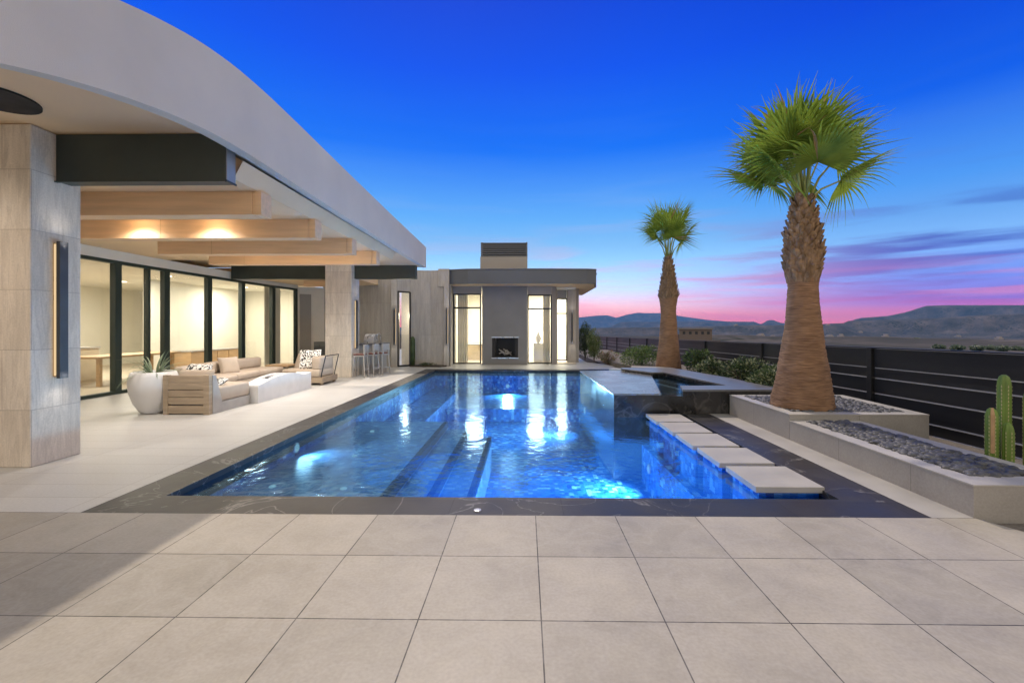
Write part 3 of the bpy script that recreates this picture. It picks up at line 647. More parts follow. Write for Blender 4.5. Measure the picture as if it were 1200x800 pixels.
for i, (x, y) in enumerate(((-11.9, 9.0), (-11.9, 10.05), (-11.9, 11.1))):
    t = thing('pendant_lamp', (x, y, 2.3), ['white pendant lamp over the near end of the kitchen island', 'white pendant lamp over the middle of the kitchen island', 'white pendant lamp over the far end of the kitchen island'][i], 'lamp', 'pendant lamps over the kitchen island')
    b = MB(); b.lathe([(.16, 1.85), (.15, 2.0), (.06, 2.12), (.02, 2.16)], (x, y), 20, cap=False); b.build('shade', M['pot'], t)
    b = MB(); b.tube([(x, y, 2.15), (x, y, 2.94)], .008, 5); b.build('cord', M['black'], t)
t = thing('dining_table', (-10.6, 12.3, 0), 'long oak dining table behind the glass wall', 'table')
b = MB(); b.box(-11.1, -10.2, 10.4, 12.9, .70, .75); b.build('tabletop', M['cab_wood'], t, bevel=.005)
for x in (-11.0, -10.38):
    for y in (10.5, 12.7): b = MB(); b.box(x, x+.08, y, y+.08, .02, .70); b.build('leg', M['cab_wood'], t)
b = MB(); n = 60; vs = []
for i in range(n+1):
    y = 15.3+1.0*i/n; x = -9.15+.035*math.sin(i*.9); vs += [(x, y, .05), (x, y, 2.9)]
b.add(vs, [(2*i, 2*i+2, 2*i+3, 2*i+1) for i in range(n)]); tag(b.build('curtain', M['curtain'], smooth=True), 'pale sheer curtain gathered behind the farthest glass panel', 'curtain')
b = MB(); vs = []
for i in range(n+1):
    y = 8.15+.75*i/n; x = -9.3+.035*math.sin(i*.9); vs += [(x, y, .05), (x, y, 2.9)]
b.add(vs, [(2*i, 2*i+2, 2*i+3, 2*i+1) for i in range(n)]); tag(b.build('curtain', M['curtain'], smooth=True), 'pale sheer curtain gathered behind the nearest glass panel', 'curtain')
# grey travertine walls behind the patio
TW = MB(); TW.prism([(-7.85, 16.98), (-6.5, 16.75), (-4.94, 16.22), (-4.94, 16.42), (-6.5, 17.0), (-7.85, 17.2)], 0, 3.6); TW.build('wall', M['travertine_grey'], H)
b = MB(); b.box(-4.94, -4.72, 16.14, 16.5, 0, 3.62); b.build('pilaster', M['travertine_grey'], H, bevel=.01)
b = MB(); b.prism([(-4.34, 16.62), (-3.6, 16.72), (-2.88, 16.58), (-2.88, 16.9), (-4.34, 16.9)], 0, 3.63); b.prism([(-3.28, 16.55), (-2.87, 16.55), (-2.87, 16.66), (-3.28, 16.66)], 3.0, 3.67)
b.prism([(-4.72, 16.2), (-4.34, 16.6), (-4.34, 16.9), (-4.72, 16.5)], 2.82, 3.62); b.build('wall', M['travertine_grey'], H)
f = MB(); f.prism([(-4.715, 16.2), (-4.68, 16.24), (-4.70, 16.27), (-4.74, 16.23)], .02, 2.8); f.prism([(-4.36, 16.55), (-4.32, 16.59), (-4.35, 16.63), (-4.39, 16.59)], .02, 2.8)
f.prism([(-4.70, 16.215), (-4.35, 16.57), (-4.38, 16.61), (-4.73, 16.25)], 2.76, 2.815); f.prism([(-4.70, 16.215), (-4.35, 16.57), (-4.38, 16.61), (-4.73, 16.25)], .0, .06)
fo = f.build('window', M['frame_dark'], H)
g = MB(); g.prism([(-4.69, 16.245), (-4.37, 16.57), (-4.375, 16.58), (-4.695, 16.255)], .06, 2.76); g.build('pane', M['glass'], fo)
b = MB(); b.prism([(-4.8, 17.6), (-4.0, 17.0), (-4.05, 16.95), (-4.95, 17.55)], 0, 2.9); b.build('interior_wall', M['interior'], H)
mlight('lamp', 'POINT', (-4.6, 16.75, 1.9), 20, (1, .9, .7), H, .1)

def sconce(x, y, z0, z1, nrm, parent, e=7, wd=.10, side=1):
    n = Vector((*nrm, 0)).normalized(); s = Vector((-n.y, n.x, 0)); c = Vector((x, y, 0))
    def pr(b, a0, a1, d0, d1, za, zb):
        P = [c+s*a0+n*d0, c+s*a1+n*d0, c+s*a1+n*d1, c+s*a0+n*d1]; b.prism([(p.x, p.y) for p in P], za, zb)
    b = MB(); pr(b, -wd*.5, wd*.5, .035, .075, z0, z1); o = b.build('wall_light', M['sconce'], parent, bevel=.003)
    b = MB(); pr(b, -wd*.5, wd*.5, .0, .034, z0+.02, z1-.02); b.build('backplate', M['bronze'], o)
    b = MB(); pr(b, side*wd*.5, side*(wd*.5+.006), .014, .034, z0+.03, z1-.03); b.build('light_slot', M['glow'], o)
    for zz, dr in ((z1+.02, 1), (z0-.02, -1)):
        p = c+n*.13; mlight('lamp', 'SPOT', (p.x, p.y, zz-.12*dr), e*.5, (1, .92, .82), parent, .03, (-n.x*.22, -n.y*.22, dr), R(75), 1.0)
sconce(-5.13, 4.755, .9, 2.39, (1, 0), H, 9, .09, -1)
sconce(-5.09, 13.12, .82, 2.28, (1, 0), H, 9, .10, -1)
sconce(-4.80, 16.14, .82, 2.18, (0, -1), H, 9, .07)

# ------------------------------------------------------------------ pool house
P = thing('pool_house', (-.8, 19, 0), 'small pool house with flat dark roof and chimney at the far pool end', 'house')
FY = 17.4
b = MB()
b.box(-2.87, -1.7-1.16, FY, FY+.25, 0, 3.1)
b.prism([(-3.02, 16.75), (-2.88, 16.6), (-2.82, 16.6), (-2.86, FY), (-2.9, FY+.2)], 0, 3.1)
b.box(-2.855, -1.745, FY, FY+.25, 2.80, 3.1)
b.build('wall', M['stucco_mid'], P); b = MB()
b.box(.09, 1.05, FY, FY+.25, 2.76, 3.1); b.prism([(1.05, FY), (1.24, 17.6), (1.34, 18.4), (1.15, 18.4), (1.05, FY+.25)], 0, 3.1)
b.prism([(1.31, 18.4), (1.74, 18.5), (1.74, 18.7), (1.31, 18.6)], 2.68, 3.1)
b.build('wall', M['stucco_mid'], P)
b = MB(); b.box(1.76, 2.12, 18.35, 18.8, 0, 3.1); b.build('pilaster', M['travertine_grey'], P, bevel=.01)
b = MB(); b.box(2.121, 2.25, 18.5, 22, 0, 3.1); b.box(-2.87, 2.12, 21.9, 22, 0, 3.1); b.box(-2.95, -2.87, 17.7, 22, 0, 3.1); b.build('wall', M['stucco_mid'], P)
# pilaster with sconce left of window one
b = MB(); b.box(-2.93, -2.86, 16.52, 16.75, 0, 3.1); b.box(-3.05, -2.86, 16.5, 16.6, 0, 3.1); b.build('pilaster', M['travertine_grey'], P)
# chimney breast with firebox hole
b = MB(); z0, z1, x0, x1 = .28, 1.06, -1.30, -.28
b.box(-1.69, x0, FY-.12, FY+.3, 0, 3.1); b.box(x1, .085, FY-.12, FY+.3, 0, 3.1); b.box(x0, x1, FY-.12, FY+.3, z1, 3.1); b.box(x0, x1, FY-.12, FY+.3, 0, z0)
b.build('chimney_breast', M['stucco_dark'], P)
b = MB(); b.box(x0, x0+.13, FY-.10, FY+.5, z0, z1); b.box(x1-.13, x1, FY-.10, FY+.5, z0, z1); b.box(x0+.13, x1-.13, FY+.4, FY+.5, z0, z1); b.box(x0+.13, x1-.13, FY-.10, FY+.4, z0, z0+.05); fb = b.build('fireplace', M['black'], P)
b = MB(); b.box(x0-.02, x1+.02, FY-.135, FY-.121, z1, z1+.035); b.box(x0-.02, x1+.02, FY-.16, FY-.121, z0-.035, z0); b.build('surround', M['silver'], fb)
b = MB()
for q in range(9):
    a = random.uniform(0, 3.14); xx, yy = -.79+random.uniform(-.2, .2), FY+.15
    b.tube([(xx-.14*math.cos(a), yy-.08*math.sin(a), .36+random.random()*.08), (xx+.14*math.cos(a), yy+.08*math.sin(a), .45+random.random()*.22)], .025, 7)
b.build('log', M['stool'], fb, smooth=True)
# windows
def window(x0, x1, y, z0, z1, bar_z, fw=.05, slant=0):
    f = MB(); f.box(x0, x0+fw, y, y+.08, z0, z1); f.box(x1-fw, x1, y, y+.08, z0, z1); f.box(x0+fw, x1-fw, y, y+.08, z0, z0+fw); f.box(x0+fw, x1-fw, y, y+.08, z1-fw, z1)
    if bar_z: f.box(x0+fw, x1-fw, y+.001, y+.079, bar_z-.03, bar_z+.03)
    o = f.build('window', M['frame_dark'], P)
    g = MB(); g.box(x0+fw-.01, x1-fw+.01, y+.035, y+.045, z0+fw-.01, z1-fw+.01); g.build('pane', M['glass'], o)
window(-2.855, -1.745, FY-.01, .02, 2.80, 2.24)
window(.09, 1.05, FY-.01, .03, 2.76, 2.20)
window(1.31, 1.755, 18.45, .08, 2.68, 2.05, .04)
# roof
rp = [(-3.12, 16.75), (-2.15, 16.45), (.2, 16.4), (2.3, 16.5), (2.66, 16.62), (2.80, 17.6), (2.9, 18.0), (2.9, 22.3), (-3.12, 22.3)]
b = MB(); b.prism(rp, 3.10, 3.615); b.build('roof', M['fascia'], P, bevel=.006)
b = MB(); b.prism([(x*1.008, y-.02 if y < 20 else y+.02) for x, y in rp], 3.616, 3.66); b.build('roof_flashing', M['louvre'], P, bevel=.004)
b = MB(); b.prism([(x*.985-.01, y+.06 if y < 20 else y-.1) for x, y in rp], 3.085, 3.099); b.build('soffit', M['ceiling'], P)
b = MB(); b.box(-1.78, .09, FY, FY+1.1, 3.66, 4.26); ch = b.build('chimney', M['stucco_mid'], P, bevel=.006)
b = MB(); b.box(-1.74, -1.68, FY+.02, FY+1.08, 4.26, 4.83); b.box(.03, .09, FY+.02, FY+1.08, 4.26, 4.83)
for k in range(7): b.box(-1.76, .09, FY-.002+.01*(k % 2), FY+1.09, 4.275+k*.082, 4.275+k*.082+.045)
b.build('louvre', M['louvre'], ch)
# interior
b = MB(); b.box(-2.8, 2.1, 21.8, 21.88, 0, 3.05); b.box(-2.86, -2.80, 17.7, 21.8, 0, 3.05); b.box(2.05, 2.12, 18.9, 21.8, 0, 3.05); b.box(-2.8, 2.05, 17.7, 21.8, 3.03, 3.08); b.build('interior_wall', M['interior'], P)
b = MB(); b.box(-2.8, 2.05, 17.65, 21.8, .002, .02); b.build('interior_floor', M['interior_floor'], P)
for x, y in ((-2.2, 19.5), (.6, 19.5), (1.5, 20.6)):
    b = MB(); b.lathe([(.12, 3.01), (.12, 3.029)], (x, y), 20); b.build('room_lamp', M['lamp_room'], P); mlight('lamp', 'AREA', (x, y, 2.99), 150, (1, .96, .87), P, 1.0, (0, 0, -1))
def curtain(x0, x1, y, z1, label):
    b = MB(); n = 40
    for sgn in (0, .01):
        pass
    vs = []
    for i in range(n+1):
        u = i/n; x = x0+(x1-x0)*u; yy = y+.035*math.sin(u*math.pi*9)
        vs += [(x, yy, .05), (x, yy, z1), (x, yy+.012, .05), (x, yy+.012, z1)]
    fs = []
    for i in range(n):
        a = i*4; c = a+4; fs += [(a, c, c+1, a+1), (a+2, a+3, c+3, c+2)]
    b.add(vs, fs); return tag(b.build('curtain', M['curtain'], smooth=True), label, 'curtain')
curtain(-2.72, -2.32, 17.72, 2.95, 'pale drawn-back curtain inside the left pool house window')
curtain(.72, 1.0, 17.75, 2.95, 'pale drawn-back curtain inside the right pool house window')
cabinet('bench', -2.6, -1.5, 19.6, 20.2, .72, 'cream table inside the pool house seen through its left window', M['cabinet'])
t = thing('vase', (.55, 18.6, .0), 'white bulbous vase on a stand inside the right pool house window', 'vase')
b = MB(); b.lathe([(.05, .8), (.11, .9), (.13, 1.02), (.08, 1.14), (.035, 1.2), (.05, 1.28)], (.55, 18.6), 24); b.build('body', M['pot'], t, smooth=True)
b = MB(); b.box(.35, .75, 18.4, 18.8, .02, .8); b.build('stand', M['pot'], t)
sconce(-2.94, 16.5, .80, 2.2, (0, -1), P, 8, .06)
sconce(1.95, 18.35, .85, 2.1, (0, -1), P, 8, .08)

# ------------------------------------------------------------------ furniture
def cushion(cx, cy, cz, sx, sy, sz, puff=.35, rot=None, n=14):
    """soft pillow mesh: rounded plan, bulging thickness, pinched seam"""
    vs, fs = [], []
    m = Matrix.Translation((cx, cy, cz)) @ (rot or Matrix.Identity(4))
    for s in (1, -1):
        for i in range(n+1):
            for j in range(n+1):
                u, v = -1+2*i/n, -1+2*j/n
                e = (1-abs(u)**3.2)*(1-abs(v)**3.2); th = sz*.5*(max(e, 0)**puff)
                k = 1-.06*(1-abs(u))*abs(v)**4; k2 = 1-.06*(1-abs(v))*abs(u)**4
                vs.append(m @ Vector((u*sx*.5*k2, v*sy*.5*k, s*th)))
    q = (n+1)**2
    for i in range(n):
        for j in range(n):
            a = i*(n+1)+j; fs.append((a, a+n+1, a+n+2, a+1)); fs.append((q+a, q+a+1, q+a+n+2, q+a+n+1))
    return vs, fs
def rbox(x0, x1, y0, y1, z0, z1, rot=0, piv=None): 
    b = MB(); b.box(x0, x1, y0, y1, z0, z1, rot, piv); return b
SO = thing('outdoor_sofa', (-6.2, 9.5, 0), 'long beige sectional sofa with a slatted teak end panel', 'sofa')
# near module : slatted end facing the camera
b = MB(); b.box(-6.04, -5.96, 7.25, 7.33, .0, .66); b.box(-5.36, -5.26, 7.25, 7.33, 0, .66); b.box(-5.96, -5.36, 7.262, 7.325, .02, .15)
for k in range(4): b.box(-5.96, -5.36, 7.262, 7.31, .175+k*.122, .175+k*.122+.112)
b.build('slatted_end', M['teak'], SO, bevel=.004)
b = MB(); b.add([(-5.36, 7.33, 0), (-5.25, 7.33, 0), (-5.25, 7.33, .65), (-5.36, 7.33, .65), (-5.36, 7.62, 0), (-5.25, 7.62, 0), (-5.25, 7.40, .65), (-5.36, 7.40, .65)],
              [(0, 1, 2, 3), (4, 7, 6, 5), (0, 4, 5, 1), (1, 5, 6, 2), (2, 6, 7, 3), (3, 7, 4, 0)])
b.box(-6.03, -5.262, 7.34, 8.35, 0, .17); b.box(-6.03, -5.98, 7.34, 8.35, .17, .62)
b.build('frame', M['stool'], SO, bevel=.004)
rbox(-5.97, -5.27, 7.50, 8.36, .172, .43).build('seat_cushion', M['fabric'], SO, bevel=.045, seg=4)
vs, fs = cushion(-5.66, 7.47, .56, .62, .36, .17, rot=Matrix.Rotation(R(72), 4, 'X')); b = MB(); b.add(vs, fs); b.build('back_cushion', M['fabric'], SO, smooth=True)
path = [(-6.42, 8.38), (-6.62, 9.35), (-6.72, 10.35), (-6.66, 11.35)]
for i in range(3):
    p, q = Vector(path[i]), Vector(path[i+1]); d = (q-p); L = d.length; a = math.atan2(d.y, d.x)-math.pi/2; c = (p+q)/2
    x0, x1, y0, y1 = c.x-.42, c.x+.42, c.y-L/2+.01, c.y+L/2-.01
    rbox(x0, x1, y0, y1, 0, .17, a, (c.x, c.y)).build('frame', M['stool'], SO, bevel=.004)
    rbox(x0+.2, x1, y0+.005, y1-.005, .172, .30, a, (c.x, c.y)).build('seat_base', M['fabric'], SO, bevel=.03, seg=4)
    rbox(x0+.2, x1+.01, y0+.01, y1-.01, .305, .45, a, (c.x, c.y)).build('seat_cushion', M['fabric'], SO, bevel=.05, seg=4)
    rbox(x0, x0+.06, y0, y1, .17, .58, a, (c.x, c.y)).build('back_frame', M['stool'], SO, bevel=.004)
    rbox(x0+.07, x0+.26, y0+.02, y1-.02, .44, .70, a, (c.x, c.y)).build('back_cushion', M['fabric'], SO, bevel=.07, seg=5)
def pillow(x, y, z, s, rot, mat, label, group=None, th=.15):
    vs, fs = cushion(0, 0, 0, s, s, th, rot=rot); b = MB(); b.add(vs, fs); o = b.build('throw_pillow', mat, smooth=True); o.location = (x, y, z); return tag(o, label, 'pillow', group)
pillow(-5.78, 7.62, .60, .50, Matrix.Rotation(R(-12), 4, 'Z') @ Matrix.Rotation(R(58), 4, 'X') , M['pattern'], 'black and white patterned pillow behind the slatted end of the sofa')
pillow(-5.5, 7.8, .47, .26, Matrix.Rotation(R(-30), 4, 'Z') @ Matrix.Rotation(R(30), 4, 'X'), M['pattern'], 'small black and white pillow lying on the near sofa seat', th=.09)
pillow(-6.62, 9.75, .60, .42, Matrix.Rotation(R(60), 4, 'Z') @ Matrix.Rotation(R(68), 4, 'X'), M['fabric'], 'plain beige pillow leaning on the middle of the sofa back')
t = thing('side_table', (-6.5, 11.75, 0), 'small square wooden side table past the end of the sofa', 'table')
b = MB(); b.box(-6.85, -6.25, 11.5, 12.0, .42, .47); b.build('tabletop', M['cab_wood'], t, bevel=.004)
for x in (-6.82, -6.33):
    for y in (11.53, 11.93): b = MB(); b.box(x, x+.05, y, y+.05, 0, .419); b.build('leg', M['teak'], t)
# lounge chair
LC = thing('lounge_chair', (-5.6, 11.4, 0), 'low beige lounge chair with teak base beside the travertine column', 'chair')
b = MB(); b.box(-6.15, -5.1, 11.0, 11.9, .06, .2); b.box(-6.12, -5.62, 10.985, 11.0, .05, .36); b.build('base', M['teak'], LC, bevel=.005)
rbox(-6.15, -5.17, 11.0, 11.85, .201, .40).build('seat_cushion', M['fabric'], LC, bevel=.05, seg=4)
b = MB()
for yy in (11.03, 11.80): b.tube([(-5.16, yy, .1), (-5.13, yy, .3), (-5.03, yy, .74)], .014, 6)
b.tube([(-5.03, 11.03, .74), (-5.03, 11.80, .74)], .014, 6); b.build('back_frame', M['frame_dark'], LC)
rbox(-5.40, -5.17, 11.03, 11.82, .38, .72).build('back_cushion', M['fabric'], LC, bevel=.06, seg=4)
for x in (-6.0, -5.2):
    for y in (11.08, 11.8): rbox(x, x+.06, y, y+.06, 0, .06).build('leg', M['teak'], LC)
pillow(-5.58, 11.35, .63, .52, Matrix.Rotation(R(20), 4, 'Z') @ Matrix.Rotation(R(75), 4, 'X'), M['pattern'], 'black and white patterned pillow on the lounge chair')
pillow(-5.95, 11.7, .55, .45, Matrix.Rotation(R(-20), 4, 'Z') @ Matrix.Rotation(R(70), 4, 'X'), M['fabric'], 'plain beige pillow behind the patterned one on the lounge chair')
# fire table: white concrete wave
FT = thing('fire_table', (-5.3, 9.45, 0), 'white concrete fire table with a wavy top on the patio', 'fire table')
prof = [(8.42, .33), (8.75, .40), (9.1, .45), (9.45, .47), (9.8, .45), (10.05, .385), (10.2, .36), (10.35, .37), (10.5, .41)]
n = 40; vs = []; pr = [(8.42+(10.5-8.42)*i/n) for i in range(n+1)]
zz = [interp(prof, y) for y in pr]; zz = [sum(zz[max(0, i-2):i+3])/len(zz[max(0, i-2):i+3]) for i in range(n+1)]
b = MB()
for x0, x1 in ((-5.48, -5.38), (-5.24, -5.14)):
    poly = [(y, 0) for y in (pr[0]+.02, pr[-1])] + [(y, z) for y, z in zip(pr[::-1], zz[::-1])]
    b.yzprism(poly, x0, x1)
poly = [(pr[0]+.02, 0), (pr[-1], 0)]+[(y, z-.035 if 8.9 < y < 10.1 else z) for y, z in zip(pr[::-1], zz[::-1])]
b.yzprism(poly, -5.38, -5.24)
b.box(-5.50, -5.12, 8.37, 8.42, 0, .325)
b.build('body', M['concrete'], FT)
b = MB(); b.box(-5.36, -5.26, 9.0, 9.9, .405, .428); b.build('burner', M['black'], FT)
# big white pot with blade plant
PT = thing('planter_pot', (-6.36, 7.45, 0), 'large white rounded pot with a spiky grey-green plant', 'potted plant')
b = MB(); b.lathe([(.17, 0), (.195, .03), (.28, .18), (.335, .36), (.352, .50), (.34, .62), (.31, .695), (.29, .705), (.275, .68), (.27, .6)], (-6.36, 7.45), 56); b.build('pot', M['pot'], PT, smooth=True)
b = MB(); b.lathe([(.272, .61), (.1, .63)], (-6.36, 7.45), 24); b.build('soil', M['soil'], PT)
b = MB()
def blade(b, base, ang, el0, L, wd, droop, seg=7, fold=.3):
    p = Vector(base); d = Vector((math.cos(ang)*math.cos(el0), math.sin(ang)*math.cos(el0), math.sin(el0))); s = Vector((-math.sin(ang), math.cos(ang), 0)); vs = []
    for i in range(seg+1):
        t = i/seg; ww = wd*(1-t**2.2)*(.55+.45*min(1, t*4)); up = s.cross(d)*-1
        vs += [p-s*ww, p+d.cross(s)*ww*fold, p+s*ww]
        d = (d+Vector((0, 0, -droop/seg*(.4+t*1.6)))).normalized(); p = p+d*L/seg
    b.add(vs, [(i*3+k, i*3+k+1, i*3+k+4, i*3+k+3) for i in range(seg) for k in (0, 1)])
for k in range(46):
    a = random.uniform(0, 6.28); blade(b, (-6.36+.05*math.cos(a), 7.45+.05*math.sin(a), .62), a, random.uniform(.25, 1.35), random.uniform(.35, .62), .016, random.uniform(.6, 1.7))
b.build('foliage', M['leaf_agave'], PT)
# bar counter and stools
BC = thing('bar_counter', (-4.9, 13.9, 0), 'outdoor bar counter with a dark stone top behind the second column', 'bar counter')
d = Vector((.8, 1.0)).normalized(); nrm = Vector((-d.y, d.x))
def slab(b, p, L, wdt, z0, z1, o=0):
    P0 = Vector(p)-d*o; b.prism([tuple(P0), tuple(P0+d*(L+2*o)), tuple(P0+d*(L+2*o)+nrm*(wdt)), tuple(P0+nrm*wdt)], z0, z1)
b = MB(); slab(b, (-5.18, 13.5), 1.05, .6, 0, .92); b.build('body', M['stucco_mid'], BC)
b = MB(); slab(b, Vector((-5.18, 13.5))-nrm*.12, 1.05, .78, .921, .965, .04); b.build('countertop', M['counter'], BC, bevel=.004)
G = thing('grill', (-4.93, 14.0, .965), 'silver grill hood standing on the bar counter', 'grill')
b = MB(); pr = [(13.82, .966), (13.82, 1.06), (13.88, 1.17), (13.98, 1.24), (14.12, 1.25), (14.2, 1.2), (14.2, .966)]; b.yzprism(pr, -5.10, -4.78); b.build('hood', M['silver'], G, bevel=.006)
b = MB(); b.tube([(-5.05, 13.79, 1.1), (-4.83, 13.79, 1.1)], .012, 8); b.build('handle', M['silver'], G)
F = thing('faucet', (-4.66, 14.1, .965), 'slim curved tap at the end of the bar counter', 'faucet')
b = MB(); b.tube([(-4.66, 14.1, .966), (-4.66, 14.1, 1.2), (-4.68, 14.06, 1.27), (-4.71, 14.0, 1.26), (-4.72, 13.98, 1.2)], .014, 8); b.build('spout', M['silver'], F, smooth=True)
st = thing('bar_stool', (-4.88, 13.0, 0), 'grey bar stool nearest the column at the outdoor bar', 'bar stool', 'bar stools along the outdoor bar')
b = MB(); b.box(-5.06, -4.72, 12.84, 13.16, .60, .64); b.build('seat_frame', M['stool'], st, bevel=.004)
b = MB(); b.box(-5.05, -4.73, 12.85, 13.15, .641, .68); b.build('seat', M['stool_seat'], st, bevel=.015)
for (x, y, xx, yy) in ((-5.04, 12.86, -5.07, 12.83), (-5.04, 13.14, -5.07, 13.17), (-4.74, 12.86, -4.70, 12.83), (-4.74, 13.14, -4.70, 13.17)):
    b = MB(); b.tube([(xx, yy, 0), (x, y, .6)], [.018, .022], 6); b.build('leg', M['stool'], st)
b = MB(); b.box(-4.76, -4.70, 12.86, 12.9, .64, .93); b.box(-4.76, -4.70, 13.1, 13.14, .64, .93); b.box(-4.75, -4.71, 12.84, 13.16, .76, .95); b.build('backrest', M['stool'], st, bevel=.006)
b = MB(); b.box(-4.72, -4.69, 12.85, 13.15, .2, .23); b.box(-5.07, -5.04, 12.85, 13.15, .2, .23); b.build('footrest', M['stool'], st)
for k, (x, y, lb) in enumerate(((-4.71, 13.42, 'middle one of the three grey bar stools'), (-4.52, 13.82, 'grey bar stool at the open end of the outdoor bar'))):
    c = copy_tree(st); c.location = (x, y, 0); c.rotation_euler[2] = R(-12*(k+1)); c['label'] = lb
t = thing('storage_box', (-7.1, 15.6, 0), 'dark grey metal cabinet standing against the back wall behind the lounge chair', 'cabinet')
b = MB(); b.box(-7.5, -6.6, 15.5, 16.0, .05, .95); b.build('body', M['counter'], t, bevel=.01)
b = MB(); b.box(-7.45, -7.07, 15.485, 15.5, .1, .8); b.box(-7.03, -6.65, 15.485, 15.5, .1, .8); b.build('door', M['sconce'], t)
# small bed and green plant by the grey wall
b = MB(); b.prism([(-4.3, 16.3), (-3.1, 16.15), (-2.95, 16.4), (-2.95, 16.55), (-3.6, 16.68), (-4.3, 16.55)], .0, .05); struct(b.build('soil_bed', M['soil']))

# ------------------------------------------------------------------ plants
def shrub(name, label, cx, cy, z0, rx, ry, h, nleaf, size, mats, group=None, up=.3, stems=7, lobes=5, cat='shrub'):
    t = thing(name, (cx, cy, z0), label, cat, group); b = MB()
    for k in range(stems):
        a = random.uniform(0, 6.28); r = random.uniform(.2, .8); b.tube([(cx, cy, z0-.03), (cx+rx*r*.4*math.cos(a), cy+ry*r*.4*math.sin(a), z0+h*.4), (cx+rx*r*math.cos(a), cy+ry*r*math.sin(a), z0+h*.8)], [.012, .008, .003], 5)
    b.build('stem', M['stem'], t)
    cl = [(random.uniform(-.55, .55)*rx, random.uniform(-.55, .55)*ry, random.uniform(.35, .72)*h, random.uniform(.38, .6)) for _ in range(lobes)]
    b = MB()
    for i in range(nleaf):
        lx, ly, lz, s = random.choice(cl)
        v = Vector((random.gauss(0, 1), random.gauss(0, 1), random.gauss(0, 1))).normalized()*random.uniform(.55, 1.05)**.6
        p = Vector((cx+lx+v.x*rx*s, cy+ly+v.y*ry*s, z0+max(.02, lz+v.z*h*s*.8)))
        dr = Vector((v.x+random.gauss(0, .4), v.y+random.gauss(0, .4), v.z*.6+up+random.gauss(0, .4))).normalized(); sd = dr.cross(Vector((random.gauss(0, 1), random.gauss(0, 1), random.gauss(0, 1)))).normalized()
        L = size*random.uniform(.6, 1.3); ww = L*.22; b.cur = 0 if random.random() < .72 else 1
        b.add([p, p+dr*L*.45+sd*ww, p+dr*L, p+dr*L*.45-sd*ww], [(0, 1, 2, 3)])
    b.build('foliage', mats, t); return t
g = 'shrubs in the bed along the fence'
shrub('shrub', 'cream-edged shrub closest to the big palm trunk', 4.72, 8.55, .15, .45, .55, .52, 1500, .075, [M['leaf_dark'], M['leaf_cream']], g)
shrub('shrub', 'dark shrub with pale leaf tips, second from the big palm', 4.75, 9.7, .15, .45, .6, .55, 1500, .08, [M['leaf_dark'], M['leaf_cream']], g)
shrub('shrub', 'pale variegated shrub midway between the two palms', 4.6, 10.9, .15, .42, .5, .5, 1300, .08, [M['leaf_dark'], M['leaf_cream']], g)
shrub('shrub', 'dark leafy shrub just right of the far palm trunk', 4.95, 12.6, .15, .5, .6, .62, 1500, .085, [M['leaf_dark'], M['leaf_green']], g)
shrub('shrub', 'small dark shrub between fence and spa corner', 4.9, 11.7, .15, .4, .4, .4, 900, .07, [M['leaf_dark'], M['leaf_cream']], g)
shrub('shrub', 'round bright green bush left of the far palm', 4.1, 15.6, .1, .75, .7, .72, 3000, .07, [M['leaf_green'], M['leaf_dark']], up=.5, lobes=9)
shrub('shrub', 'low dry brownish bush at the end of the far deck', 3.25, 17.5, .0, .45, .4, .48, 1300, .06, [M['leaf_brown'], M['leaf_green']])
shrub('conifer', 'upright yellow-green conifer by the pool house corner', 3.0, 19.2, 0, .38, .4, 1.25, 3600, .06, [M['leaf_green'], M['leaf_cream']], up=.9, lobes=10)
shrub('conifer', 'dark upright conifer against the pool house wall', 2.72, 20.0, 0, .36, .4, 1.6, 3600, .06, [M['leaf_dark'], M['leaf_green']], up=.9, lobes=10)
shrub('ground_plant', 'low dark ground plant at the foot of the grey wall', -3.6, 16.3, .05, .35, .12, .09, 300, .05, [M['leaf_dark'], M['leaf_green']])
t = thing('column_cactus', (-4.22, 16.45, .05), 'slim green columnar plant beside the narrow window', 'plant')
b = MB(); b.lathe([(.075, .05), (.085, .4), (.08, 1.0), (.05, 1.1), (.01, 1.13)], (-4.22, 16.45), 24, wob=lambda a, z: .12*math.cos(8*a)); b.build('stem', M['leaf_dark'], t, smooth=True)
